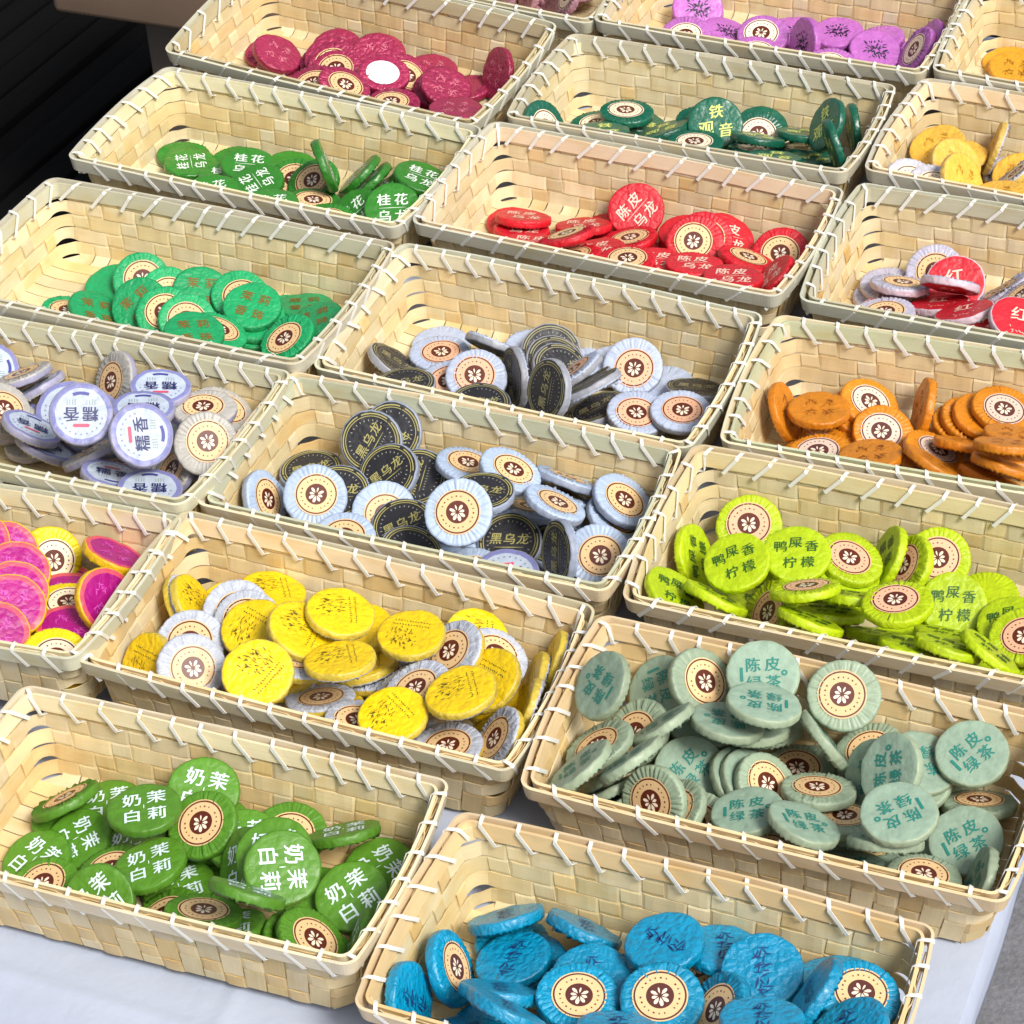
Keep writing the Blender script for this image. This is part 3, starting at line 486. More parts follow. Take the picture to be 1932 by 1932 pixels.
('C4','s',0.995,(3391,14327,7768),(-897,824,9905,641),'rightmost of 7 flat sticker-side orange tea cakes in its basket'),
('C4','s',0.986,(2570,14292,7659),(-531,534,9792,1885),'third from left of 7 flat sticker-side orange tea cakes in its basket'),
('C4','t',0.985,(3386,13910,7862),(9732,-1803,831,-1161),'rightmost of 4 flat printed-side orange tea cakes in its basket'),
('C4','s',1.009,(2064,14169,7646),(1599,497,9811,-967),'leftmost of 7 flat sticker-side orange tea cakes in its basket'),
('C4','s',1.009,(2872,14017,7686),(-1937,974,9745,-572),'fourth from left of 7 flat sticker-side orange tea cakes in its basket'),
('C4','t',1.006,(3070,13964,7776),(9491,-2798,862,-1165),'fourth from left of 8 edge-on orange tea cakes in its basket'),
('C4','t',0.986,(3251,13558,8079),(9592,-2578,390,-1094),'seventh from left of 8 edge-on orange tea cakes in its basket'),
('C4','t',0.993,(3400,13901,7648),(9534,-2826,155,-1046),'rightmost of 8 edge-on orange tea cakes in its basket'),
('C4','t',1.013,(3244,13575,7896),(9402,-2630,1612,-1443),'sixth from left of 8 edge-on orange tea cakes in its basket'),
('C4','t',1.002,(3191,13705,7693),(9387,-2556,1796,-1459),'fifth from left of 8 edge-on orange tea cakes in its basket'),
('C4','t',0.998,(2795,13645,7888),(9230,-2318,2650,-1551),'third from left of 8 edge-on orange tea cakes in its basket'),
('C4','t',1.014,(2670,13890,7671),(9268,-2333,2548,-1474),'leftmost of 8 edge-on orange tea cakes in its basket'),
('C4','s',1.014,(2088,13954,7773),(465,642,9967,-200),'second from left of 7 flat sticker-side orange tea cakes in its basket'),
('C4','t',0.993,(2401,13762,7893),(9932,-1064,-364,-307),'second from left of 4 flat printed-side orange tea cakes in its basket'),
('C5','s',1.015,(1547,13324,7719),(352,553,9612,2680),'leftmost of 4 tilted sticker-side lime tea cakes in its basket'),
('C5','t',1.011,(1157,13053,7727),(4561,5292,1116,7067),'leftmost of 2 upright printed-side lime tea cakes in its basket'),
('C5','t',0.989,(983,12518,7893),(9504,-62,3073,-472),'leftmost of 2 tilted printed-side lime tea cakes in its basket'),
('C5','s',0.988,(2706,12855,7751),(701,757,9610,2564),'rightmost of 4 tilted sticker-side lime tea cakes in its basket'),
('C5','s',0.999,(2500,12756,7789),(4295,1234,8884,1049),'third from left of 4 tilted sticker-side lime tea cakes in its basket'),
('C5','t',1.006,(2384,12876,7768),(8511,-57,-5189,-796),'rightmost of 2 upright printed-side lime tea cakes in its basket'),
('C5','t',1.009,(2107,12755,7789),(9845,477,1579,-589),'fourth from left of 5 flat printed-side lime tea cakes in its basket'),
('C5','s',0.991,(2131,12785,7858),(-1408,582,9866,583),'leftmost of 3 flat sticker-side lime tea cakes in its basket'),
('C5','t',0.998,(1781,12741,7962),(9927,1187,-13,-207),'third from left of 5 flat printed-side lime tea cakes in its basket'),
('C5','t',0.999,(1541,12788,7595),(9908,-1054,595,-612),'second from left of 5 flat printed-side lime tea cakes in its basket'),
('C5','t',0.994,(1398,12692,7970),(9816,1076,-1281,925),'leftmost of 5 flat printed-side lime tea cakes in its basket'),
('C5','s',1.005,(1582,12440,7767),(4088,1133,8967,1265),'second from left of 4 tilted sticker-side lime tea cakes in its basket'),
('C5','t',1.001,(1238,12448,7904),(9207,-2866,2374,-1173),'leftmost of 10 edge-on lime tea cakes in its basket'),
('C5','t',0.997,(2091,12355,7917),(9460,-3041,672,-904),'fifth from left of 10 edge-on lime tea cakes in its basket'),
('C5','s',1.008,(1777,12285,8073),(469,486,9642,-2563),'second from left of 10 edge-on lime tea cakes in its basket'),
('C5','t',0.994,(2758,12528,7645),(9629,2607,-269,-636),'rightmost of 2 tilted printed-side lime tea cakes in its basket'),
('C5','t',1.003,(1974,12512,7653),(9573,-2732,512,-797),'fourth from left of 10 edge-on lime tea cakes in its basket'),
('C5','s',1.008,(2313,12063,8109),(566,724,9942,-556),'second from left of 3 flat sticker-side lime tea cakes in its basket'),
('C5','t',0.995,(1786,12119,7957),(9346,-2848,1789,-1159),'third from left of 10 edge-on lime tea cakes in its basket'),
('C5','t',0.986,(3074,12276,7690),(9943,238,-1010,-254),'rightmost of 5 flat printed-side lime tea cakes in its basket'),
('C5','s',0.985,(3116,12082,7753),(1006,900,9870,879),'rightmost of 3 flat sticker-side lime tea cakes in its basket'),
('C5','t',1.009,(2661,12183,7701),(9463,-2906,855,-1131),'ninth from left of 10 edge-on lime tea cakes in its basket'),
('C5','t',1.009,(2256,12261,7660),(9445,-3032,785,-990),'sixth from left of 10 edge-on lime tea cakes in its basket'),
('C5','t',1.006,(2395,11903,7886),(9604,-2404,945,-1046),'seventh from left of 10 edge-on lime tea cakes in its basket'),
('C5','t',0.986,(2580,11790,7977),(9426,-2701,1475,-1298),'eighth from left of 10 edge-on lime tea cakes in its basket'),
('C5','t',0.993,(2831,11745,7952),(9068,-2231,3112,-1764),'rightmost of 10 edge-on lime tea cakes in its basket'),
('C6','t',0.988,(470,11445,8175),(4366,-2938,-2697,8064),'leftmost of 13 tilted printed-side pale sage tea cakes in its basket'),
('C6','t',0.992,(828,11723,7841),(6462,3622,-909,-6656),'second from left of 13 tilted printed-side pale sage tea cakes in its basket'),
('C6','s',1.009,(1064,11613,7984),(-2753,-294,9290,2454),'fourth from left of 7 tilted sticker-side pale sage tea cakes in its basket'),
('C6','t',1.002,(1428,11509,8117),(9704,2380,-304,-274),'sixth from left of 13 tilted printed-side pale sage tea cakes in its basket'),
('C6','s',0.988,(680,11489,7724),(2688,859,9452,1643),'second from left of 7 tilted sticker-side pale sage tea cakes in its basket'),
('C6','s',0.998,(1888,11335,8075),(271,510,9442,3243),'sixth from left of 7 tilted sticker-side pale sage tea cakes in its basket'),
('C6','s',0.999,(2036,11181,7732),(1338,713,9870,526),'sixth from left of 7 flat sticker-side pale sage tea cakes in its basket'),
('C6','t',0.99,(1749,11159,7894),(8374,-2808,4197,-2091),'seventh from left of 9 edge-on pale sage tea cakes in its basket'),
('C6','t',1.007,(2297,11002,7800),(-1036,630,-1278,9844),'seventh from left of 8 flat printed-side pale sage tea cakes in its basket'),
('C6','t',0.988,(2597,10981,7879),(9418,1387,-1205,2816),'rightmost of 8 flat printed-side pale sage tea cakes in its basket'),
('C6','t',0.997,(2011,10864,7873),(7135,-867,-4752,5076),'eleventh from left of 13 tilted printed-side pale sage tea cakes in its basket'),
('C6','t',1.001,(2083,10741,8039),(7431,-1014,-4058,5224),'twelfth from left of 13 tilted printed-side pale sage tea cakes in its basket'),
('C6','t',0.998,(1447,11417,7728),(9744,-2129,-592,-412),'seventh from left of 13 tilted printed-side pale sage tea cakes in its basket'),
('C6','t',1.003,(1359,11321,7851),(9792,-1966,-72,-507),'third from left of 8 flat printed-side pale sage tea cakes in its basket'),
('C6','t',1.007,(1189,11243,7999),(635,1005,1441,9824),'leftmost of 8 flat printed-side pale sage tea cakes in its basket'),
('C6','t',1.014,(1397,11200,8171),(649,861,1129,9877),'fourth from left of 8 flat printed-side pale sage tea cakes in its basket'),
('C6','t',0.994,(808,11264,7994),(9165,-3067,-2517,516),'sixth from left of 9 edge-on pale sage tea cakes in its basket'),
('C6','s',1.004,(432,11209,7906),(2284,34,9674,-1089),'leftmost of 7 tilted sticker-side pale sage tea cakes in its basket'),
('C6','t',1.006,(304,10919,8037),(9238,-2256,-3047,535),'leftmost of 9 edge-on pale sage tea cakes in its basket'),
('C6','t',0.994,(502,11142,7753),(9022,-3538,-2355,729),'third from left of 9 edge-on pale sage tea cakes in its basket'),
('C6','t',0.985,(594,10867,8123),(9068,-3227,-2625,682),'fifth from left of 9 edge-on pale sage tea cakes in its basket'),
('C6','s',1.014,(1621,11242,7547),(-32,574,9983,27),'third from left of 7 flat sticker-side pale sage tea cakes in its basket'),
('C6','t',0.994,(961,11169,7698),(9089,1885,-1000,3582),'third from left of 13 tilted printed-side pale sage tea cakes in its basket'),
('C6','t',0.994,(1254,11062,7694),(9513,1074,2883,-179),'fourth from left of 13 tilted printed-side pale sage tea cakes in its basket'),
('C6','t',1.012,(1318,11010,7723),(9554,1052,2751,-212),'fifth from left of 13 tilted printed-side pale sage tea cakes in its basket'),
('C6','s',1.003,(1385,10934,7754),(-2954,-59,9388,1771),'fifth from left of 7 tilted sticker-side pale sage tea cakes in its basket'),
('C6','t',0.999,(484,11040,7705),(9119,-3617,-1860,552),'second from left of 9 edge-on pale sage tea cakes in its basket'),
('C6','t',1.008,(546,10966,7690),(9152,-3535,-1868,507),'fourth from left of 9 edge-on pale sage tea cakes in its basket'),
('C6','s',0.986,(948,10783,7639),(1382,607,9799,1303),'leftmost of 7 flat sticker-side pale sage tea cakes in its basket'),
('C6','s',1.006,(839,10793,7742),(3176,471,9470,121),'third from left of 7 tilted sticker-side pale sage tea cakes in its basket'),
('C6','s',0.996,(715,10723,7922),(2814,1762,8384,4323),'the only upright sticker-side pale sage tea cake in its basket'),
('C6','t',0.988,(1241,10609,7896),(9922,-803,-848,-442),'second from left of 8 flat printed-side pale sage tea cakes in its basket'),
('C6','s',1.005,(1349,10588,7565),(796,482,9938,-613),'second from left of 7 flat sticker-side pale sage tea cakes in its basket'),
('C6','t',1.013,(1901,10637,7629),(9628,-2576,269,-764),'tenth from left of 13 tilted printed-side pale sage tea cakes in its basket'),
('C6','s',0.991,(1788,10597,7796),(-37,671,9807,-1836),'fifth from left of 7 flat sticker-side pale sage tea cakes in its basket'),
('C6','s',1.004,(1679,10817,7819),(-300,683,9808,-1803),'fourth from left of 7 flat sticker-side pale sage tea cakes in its basket'),
('C6','t',0.994,(1531,10393,7997),(9673,-1148,2108,815),'eighth from left of 13 tilted printed-side pale sage tea cakes in its basket'),
('C6','t',1.007,(1977,10248,7969),(9382,-3353,257,-819),'eighth from left of 9 edge-on pale sage tea cakes in its basket'),
('C6','s',1.007,(2625,10813,7622),(-5,907,9663,-2410),'rightmost of 7 tilted sticker-side pale sage tea cakes in its basket'),
('C6','t',0.992,(2488,10476,7688),(9665,1548,-1563,1322),'rightmost of 13 tilted printed-side pale sage tea cakes in its basket'),
('C6','t',1.01,(2044,10253,8184),(-1381,-623,-250,9881),'sixth from left of 8 flat printed-side pale sage tea cakes in its basket'),
('C6','t',1.005,(2049,10347,7586),(9816,-1756,-315,-681),'fifth from left of 8 flat printed-side pale sage tea cakes in its basket'),
('C6','t',1.005,(1806,10351,7658),(9745,-2198,239,-387),'ninth from left of 13 tilted printed-side pale sage tea cakes in its basket'),
('C6','s',1.01,(2196,10199,7698),(-527,827,9893,-1076),'rightmost of 7 flat sticker-side pale sage tea cakes in its basket'),
('C6','t',0.998,(2487,10085,7760),(8175,-1252,-5619,-156),'rightmost of 9 edge-on pale sage tea cakes in its basket'),
('C7','t',1.017,(-180,10132,7656),(9395,-3306,-849,303),'third from left of 5 edge-on turquoise tea cakes in its basket'),
('C7','t',1.035,(256,9993,7681),(9170,-3197,2204,-919),'fourth from left of 5 edge-on turquoise tea cakes in its basket'),
('C7','t',1.031,(-75,9882,7560),(9946,-719,-734,-134),'second from left of 7 flat printed-side turquoise tea cakes in its basket'),
('C7','t',1.009,(-148,9841,7634),(9675,-486,-1214,-2162),'leftmost of 7 flat printed-side turquoise tea cakes in its basket'),
('C7','s',1.007,(-503,9775,7684),(5110,409,-8518,-1082),'the only upright sticker-side turquoise tea cake in its basket'),
('C7','s',1.019,(852,9706,7607),(105,415,9980,-469),'third from left of 4 flat sticker-side turquoise tea cakes in its basket'),
('C7','t',1.026,(1009,9667,7812),(9874,-1320,678,-552),'fifth from left of 7 flat printed-side turquoise tea cakes in its basket'),
('C7','t',1.03,(1596,9409,7834),(9755,-2112,-129,-608),'third from left of 4 tilted printed-side turquoise tea cakes in its basket'),
('C7','s',1.011,(1675,9164,7968),(-585,549,9952,556),'rightmost of 4 flat sticker-side turquoise tea cakes in its basket'),
('C7','t',1.018,(1189,9399,7937),(9871,1468,-393,-509),'sixth from left of 7 flat printed-side turquoise tea cakes in its basket'),
('C7','s',1.019,(927,9150,7937),(3861,625,9196,378),'the only tilted sticker-side turquoise tea cake in its basket'),
('C7','t',1.014,(1420,9054,8143),(8616,-2473,-4393,594),'rightmost of 5 edge-on turquoise tea cakes in its basket'),
('C7','t',1.026,(686,9664,7907),(9315,-737,-363,3544),'fourth from left of 7 flat printed-side turquoise tea cakes in its basket'),
('C7','t',1.021,(273,9566,7760),(9972,666,-114,-320),'third from left of 7 flat printed-side turquoise tea cakes in its basket'),
('C7','t',1.017,(-235,9465,7824),(9311,-3503,959,-328),'leftmost of 5 edge-on turquoise tea cakes in its basket'),
('C7','t',1.028,(-198,9114,8096),(8988,-3505,2462,-932),'second from left of 5 edge-on turquoise tea cakes in its basket'),
('C7','t',1.014,(-731,9504,7757),(5328,5259,2362,6195),'the only upright printed-side turquoise tea cake in its basket'),
('C7','s',1.023,(186,9347,7880),(-376,276,9982,388),'leftmost of 4 flat sticker-side turquoise tea cakes in its basket'),
('C7','s',1.029,(635,9231,7954),(134,393,9921,1184),'second from left of 4 flat sticker-side turquoise tea cakes in its basket'),
('C7','t',1.015,(-387,9346,7610),(9670,-2376,895,-225),'leftmost of 4 tilted printed-side turquoise tea cakes in its basket'),
('C7','t',1.006,(378,8934,8086),(9688,-2390,530,-382),'second from left of 4 tilted printed-side turquoise tea cakes in its basket'),
('C7','t',1.005,(1117,8807,8253),(9826,-1770,151,-536),'rightmost of 7 flat printed-side turquoise tea cakes in its basket'),
('C7','t',1.029,(1575,8831,8102),(9655,-1110,-2325,-375),'rightmost of 4 tilted printed-side turquoise tea cakes in its basket'),
]
FILL = [
('A1',0,(-157,19359,7529),(459,18,9982,-397)),
('A1',1,(-1124,19915,7556),(9994,354,-18,1)),
('A1',0,(-647,19535,7538),(137,-2,9998,124)),
('A1',1,(-1026,19244,7525),(9984,432,-376,16)),
('A1',0,(-1810,20068,7563),(-246,14,9982,550)),
('A1',1,(-1087,19326,7593),(9993,306,229,-7)),
('A1',1,(-570,19005,7578),(10000,85,24,0)),
('A1',0,(-938,19203,7651),(-28,1,9994,346)),
('A1',1,(-879,18845,7699),(9993,-328,-161,-5)),
('A2',0,(-2472,18594,7524),(-706,-16,9972,-232)),
('A2',0,(-2040,18445,7517),(-180,7,9991,376)),
('A2',0,(-886,17884,7505),(65,2,9996,-266)),
('A2',0,(-1398,17583,7530),(214,0,9998,5)),
('A2',1,(-1586,18059,7518),(9998,-177,-47,-1)),
('A2',0,(-2148,17836,7542),(-397,-19,9980,-485)),
('A2',0,(-964,17453,7523),(-277,-4,9995,-160)),
('A2',1,(-1595,18223,7577),(9988,444,213,-9)),
('A2',1,(-1978,17749,7605),(9999,-23,-118,0)),
('A2',1,(-905,17423,7586),(9960,-651,613,40)),
('A2',1,(-1404,17243,7671),(9987,-435,283,12)),
('A2',1,(-854,17333,7652),(9990,-435,57,2)),
('A2',0,(-604,17740,7631),(-95,2,9998,174)),
('A2',0,(-1932,17568,7674),(301,16,9982,-526)),
('A3',0,(-2278,15998,7556),(8,0,10000,-81)),
('A3',0,(-2918,16667,7537),(-161,-2,9998,-117)),
('A3',0,(-1600,16256,7561),(310,-9,9991,282)),
('A3',0,(-2447,16512,7546),(125,-5,9992,387)),
('A3',1,(-2897,16724,7601),(9979,543,-356,19)),
('A3',1,(-2217,16535,7613),(9991,160,-398,6)),
('A4',0,(-3261,15192,7503),(533,9,9984,-168)),
('A4',1,(-2821,14836,7531),(9984,369,-427,16)),
('A4',1,(-2211,14610,7557),(9983,-322,-486,-16)),
('A4',1,(-2626,14437,7554),(9991,383,176,-7)),
('A4',1,(-3740,15414,7481),(9960,-892,-90,-8)),
('A4',0,(-3318,14894,7579),(457,9,9988,-186)),
('A4',0,(-2386,14573,7618),(206,-7,9992,352)),
('A4',0,(-2822,14837,7595),(213,7,9992,-330)),
('A4',1,(-3763,15430,7544),(9988,-488,26,1)),
('A4',1,(-3468,15050,7632),(9975,-82,-698,-6)),
('A4',0,(-2873,14874,7656),(782,7,9969,-92)),
('A4',1,(-2115,14418,7696),(9995,-228,-210,-5)),
('A4',0,(-3722,15408,7610),(197,8,9990,-408)),
('A4',0,(-2612,14078,7698),(675,17,9974,-250)),
('A4',0,(-2033,14417,7762),(544,4,9985,-74)),
('A4',1,(-2445,14662,7741),(9982,-568,-188,-11)),
('A4',0,(-3505,14985,7698),(-148,-1,9999,-42)),
('A4',0,(-3744,15383,7674),(-405,-6,9991,-139)),
('A5',0,(-2706,13083,7552),(464,16,9983,-338)),
('A5',1,(-3481,13292,7518),(9975,-434,-564,-25)),
('A5',0,(-3291,12879,7554),(376,5,9992,-132)),
('A5',1,(-2908,12577,7586),(9992,-299,256,8)),
('A5',1,(-2827,12711,7642),(9995,-171,275,5)),
('A5',0,(-3306,12897,7616),(78,-1,9999,72)),
('A5',1,(-2971,13267,7596),(9990,349,-271,9)),
('A5',0,(-3403,13457,7571),(354,-13,9987,377)),
('A5',1,(-2845,12400,7729),(9998,-165,114,2)),
('A5',1,(-3607,13560,7623),(9996,226,-146,3)),
('A5',0,(-3282,12669,7699),(-4,0,9989,-469)),
('A5',0,(-3352,12893,7744),(355,4,9993,-106)),
('A5',0,(-3558,13436,7698),(-132,-5,9993,-356)),
('A0',0,(279,21028,7518),(93,2,9996,-253)),
('A0',1,(563,20689,7508),(9958,202,890,-18)),
('A0',0,(142,21016,7585),(-456,26,9973,568)),
('A0',1,(705,20744,7570),(9995,-105,283,3)),
('A0',1,(717,20841,7635),(9960,-433,777,34)),
('A0',1,(232,20964,7647),(9997,-94,-217,-2)),
('A0',1,(847,20653,7694),(9991,-83,421,3)),
('B1',0,(2667,19957,7521),(-519,6,9986,113)),
('B1',1,(1854,20317,7519),(9999,84,-92,1)),
('B1',1,(2874,19268,7518),(9989,300,355,-11)),
('B1',0,(3440,19440,7523),(177,-4,9996,224)),
('B1',0,(3015,19683,7522),(-340,16,9984,459)),
('B1',1,(2138,19710,7516),(9990,105,433,-5)),
('B1',1,(2921,19263,7582),(10000,-98,-4,0)),
('B1',0,(1868,20306,7583),(-336,-4,9993,-132)),
('B1',0,(3323,19631,7587),(839,31,9958,-362)),
('B1',1,(1662,19742,7578),(9994,-219,273,6)),
('B1',1,(2810,19060,7644),(9996,-153,-223,-3)),
('B2',0,(1990,18270,7487),(-654,-41,9959,-621)),
('B2',1,(2420,18070,7485),(9998,-195,-108,-2)),
('B2',0,(1478,18384,7496),(-149,-2,9998,-118)),
('B2',1,(996,18724,7492),(9984,-522,-196,-10)),
('B2',1,(1521,18286,7564),(9973,-720,151,11)),
('B2',0,(1814,18352,7616),(-221,-2,9997,-70)),
('B2',0,(1723,18387,7681),(-53,-1,9999,-159)),
('B3',0,(349,16876,7528),(-58,-1,9997,-235)),
('B3',1,(161,17321,7524),(9993,-167,321,5)),
('B3',1,(1167,16706,7524),(9986,482,234,-11)),
('B3',0,(1769,16528,7521),(-113,1,9998,133)),
('B3',0,(871,17164,7520),(484,8,9987,-155)),
('B3',0,(1461,16859,7583),(-217,-7,9992,-339)),
('B3',0,(1115,16522,7591),(15,0,9995,-313)),
('B3',0,(622,16709,7593),(459,10,9987,-224)),
('B3',1,(1670,16347,7589),(9975,-702,-3,0)),
('B3',0,(565,16550,7659),(155,4,9995,-258)),
('B3',1,(1260,16457,7655),(9964,-504,675,34)),
('B3',1,(1456,16872,7647),(9991,-16,-425,-1)),
('B4',1,(259,15077,7516),(9991,2,-423,0)),
('B4',0,(923,14713,7517),(540,4,9985,-80)),
('B4',0,(-677,15299,7504),(101,-6,9984,549)),
('B4',0,(619,15407,7538),(-47,0,10000,-21)),
('B4',0,(-181,15332,7517),(-152,10,9979,633)),
('B4',0,(-438,15795,7529),(-10,0,10000,-71)),
('B4',0,(1137,15118,7538),(442,-4,9990,94)),
('B4',1,(-463,15203,7569),(9986,-98,-520,-5)),
('B4',0,(-187,14859,7561),(175,-4,9995,253)),
('B4',0,(798,15319,7603),(224,-2,9997,108)),
('B4',0,(973,14734,7583),(415,11,9988,-260)),
('B4',0,(232,15571,7600),(-456,13,9986,275)),
('B4',0,(864,14596,7639),(502,-19,9980,380)),
('B5',1,(-817,14157,7520),(9982,432,406,-18)),
('B5',0,(-488,13480,7522),(224,16,9971,-725)),
('B5',0,(-924,13674,7520),(149,1,9999,-48)),
('B5',1,(-193,13868,7523),(9990,-143,-430,-6)),
('B5',1,(267,13213,7525),(9997,179,164,-3)),
('B5',0,(-1261,13989,7519),(352,-6,9992,166)),
('B5',0,(256,13692,7524),(372,1,9993,-13)),
('B5',0,(-258,13143,7523),(339,-12,9988,359)),
('B5',1,(-764,14097,7585),(9994,-102,-320,-3)),
('B5',0,(-387,13871,7586),(21,0,10000,92)),
('B5',0,(-1044,13711,7584),(-379,-21,9978,-544)),
('B5',0,(-1399,14148,7582),(190,0,9998,-15)),
('B5',0,(-497,13445,7586),(-70,-4,9985,-537)),
('B5',1,(-184,13085,7587),(9968,-102,791,8)),
('B5',0,(-223,13590,7651),(-65,3,9991,426)),
('B5',1,(-1223,13795,7647),(9978,-211,621,13)),
('B5',0,(-865,14146,7648),(246,13,9983,-538)),
('B5',1,(-316,13611,7714),(9962,525,-696,37)),
('B6',0,(-454,11539,7501),(296,-5,9994,178)),
('B6',1,(-156,12061,7489),(10000,6,45,0)),
('B6',0,(-1944,12405,7548),(-446,-11,9987,-238)),
('B6',1,(-1334,12265,7528),(9988,-166,-458,-8)),
('B6',0,(-1582,12798,7535),(20,0,10000,-56)),
('B6',0,(-917,11981,7515),(-240,-7,9993,-286)),
('B6',0,(-559,12352,7502),(-779,1,9970,12)),
('B6',1,(-1708,12753,7604),(9990,-439,66,3)),
('B6',1,(-589,12244,7568),(9991,-433,27,1)),
('B6',0,(-1581,12240,7601),(-525,16,9981,310)),
('B6',1,(-2138,12502,7619),(9997,-30,246,1)),
('B6',1,(-878,11869,7578),(9990,-359,256,9)),
('B6',0,(-590,11531,7570),(378,-14,9986,357)),
('B6',0,(-1114,12602,7648),(-49,1,9999,117)),
('B6',0,(-1498,12228,7662),(-364,-17,9983,-460)),
('B6',0,(-2124,12256,7683),(-632,9,9979,149)),
('B6',0,(-1624,12698,7665),(-1098,59,9925,534)),
('B6',1,(-1848,12915,7672),(9982,603,-57,3)),
('B6',0,(-479,12309,7628),(171,2,9998,-93)),
('B6',1,(-578,11477,7633),(9999,129,-89,1)),
('B6',1,(-1492,12236,7726),(9988,263,407,-11)),
('B6',0,(-496,12310,7692),(-186,11,9981,593)),
('B6',1,(-1599,12705,7728),(9993,-212,316,7)),
('B6',0,(-657,11520,7700),(-406,4,9991,98)),
('B6',0,(-2165,12172,7749),(-349,-4,9993,-127)),
('B6',1,(-1011,12571,7709),(9984,320,-460,15)),
('B7',1,(-1944,10903,7507),(9997,-261,20,1)),
('B7',1,(-2674,10717,7502),(9994,22,-334,1)),
('B7',1,(-1269,10519,7516),(9999,-110,-23,0)),
('B7',1,(-2787,11272,7496),(9998,-98,182,2)),
('B7',1,(-1925,10255,7512),(9985,-547,-19,-1)),
('B7',1,(-1258,10021,7520),(10000,61,-24,0)),
('B7',0,(-2342,11081,7502),(-191,-3,9997,-145)),
('B7',1,(-1494,10745,7576),(9997,-176,-177,-3)),
('B7',0,(-1905,11000,7570),(319,-5,9994,156)),
('B7',1,(-2543,10544,7569),(9987,362,-355,13)),
('B7',1,(-1893,11036,7634),(9988,-360,-329,-12)),
('B7',1,(-1929,11024,7698),(9993,-173,318,6)),
('C1',0,(4794,18982,7535),(-413,29,9967,695)),
('C1',1,(4338,19211,7543),(9990,78,-443,3)),
('C1',1,(4805,18966,7599),(9999,91,118,-1)),
('C2',0,(4064,17578,7501),(-246,-5,9995,-202)),
('C2',0,(3707,17203,7522),(5,0,10000,64)),
('C2',1,(3602,17773,7499),(9988,-387,-302,-12)),
('C2',0,(3442,17208,7589),(98,2,9998,-155)),
('C2',1,(3640,17756,7563),(9995,-291,139,4)),
('C2',0,(4107,17577,7564),(423,19,9981,-458)),
('C2',0,(3577,17031,7659),(143,2,9998,-159)),
('C2',1,(3581,17694,7631),(9990,-366,260,10)),
('C2',1,(3660,17651,7696),(9981,-555,284,16)),
('C2',0,(3347,17176,7720),(-726,10,9973,135)),
('C3',1,(3492,15641,7522),(9988,375,-312,12)),
('C3',0,(2829,16050,7518),(-257,-7,9993,-272)),
('C3',1,(3330,16127,7528),(9993,371,107,-4)),
('C3',1,(3933,15858,7534),(9994,-322,-152,-5)),
('C3',1,(3899,15779,7596),(9972,413,626,-26)),
('C3',0,(2886,16108,7584),(-87,-1,9999,-113)),
('C3',1,(3844,15673,7657),(9996,-259,-66,-2)),
('C3',1,(2766,15641,7638),(9997,176,-191,3)),
('C4',1,(3361,14280,7516),(9987,-203,464,9)),
('C4',1,(2128,14138,7516),(9996,-292,-23,-1)),
('C4',1,(2869,14267,7516),(10000,-53,35,0)),
('C4',1,(2239,14646,7508),(9998,157,152,-2)),
('C4',0,(2189,14314,7578),(324,9,9991,-263)),
('C5',0,(2870,12363,7524),(-225,4,9996,160)),
('C5',1,(2234,12881,7535),(9996,223,180,-4)),
('C5',1,(1597,13104,7535),(9994,132,325,-4)),
('C5',0,(1900,12594,7521),(464,5,9989,-100)),
('C5',1,(2425,12322,7518),(9993,341,-134,5)),
('C5',0,(3312,12404,7531),(242,-12,9984,513)),
('C5',0,(2984,12632,7599),(549,-2,9985,32)),
('C5',1,(2988,12109,7581),(9990,324,-292,9)),
('C5',0,(2269,12936,7601),(404,-7,9990,170)),
('C5',1,(1531,13244,7603),(9990,38,447,-2)),
('C5',0,(1862,13027,7663),(-492,11,9985,231)),
('C5',0,(2021,12832,7723),(497,-35,9963,700)),
('C6',0,(2546,10862,7505),(-259,-3,9996,-127)),
('C6',1,(1746,10790,7508),(9991,-412,87,4)),
('C6',0,(1242,11179,7524),(-81,3,9992,387)),
('C6',1,(687,11669,7544),(9999,-130,3,0)),
('C6',0,(675,11086,7525),(-119,9,9971,755)),
('C6',0,(1307,10748,7509),(-263,3,9996,105)),
('C6',1,(2223,10450,7493),(9991,-124,-412,-5)),
('C6',1,(1721,11245,7523),(9998,67,177,-1)),
('C6',0,(1216,11295,7592),(-132,1,9999,75)),
('C6',0,(2067,11099,7580),(-122,0,9999,-26)),
('C6',1,(685,11561,7605),(9987,398,322,-13)),
('C6',1,(857,11041,7586),(10000,44,27,0)),
('C6',1,(1099,11331,7658),(9997,222,-89,2)),
('C6',0,(2063,10988,7640),(-602,-25,9973,-410)),
('C6',0,(2272,10959,7702),(373,-22,9975,595)),
('C6',1,(1079,11502,7728),(9999,-107,78,1)),
('C7',0,(968,9325,7522),(-127,2,9998,149)),
('C7',0,(567,9637,7514),(-73,1,9998,187)),
('C7',0,(-155,10077,7498),(-155,-5,9993,-347)),
('C7',1,(-308,9470,7487),(9992,-5,-393,0)),
('C7',0,(1517,9354,7538),(158,-15,9952,964)),
('C7',0,(473,9658,7576),(199,1,9998,-40)),
('C7',1,(1287,9315,7595),(9993,-90,-372,-3)),
('C7',0,(826,9284,7582),(-24,0,10000,39)),
('C7',0,(1380,9296,7662),(-34,3,9952,980)),
('C7',1,(179,9490,7629),(9978,-666,-65,-4)),
('C7',1,(935,9241,7648),(9981,580,-182,11)),
('C7',1,(1366,9082,7723),(9995,75,-319,2)),
('C7',1,(477,9452,7702),(10000,-57,14,0)),
]
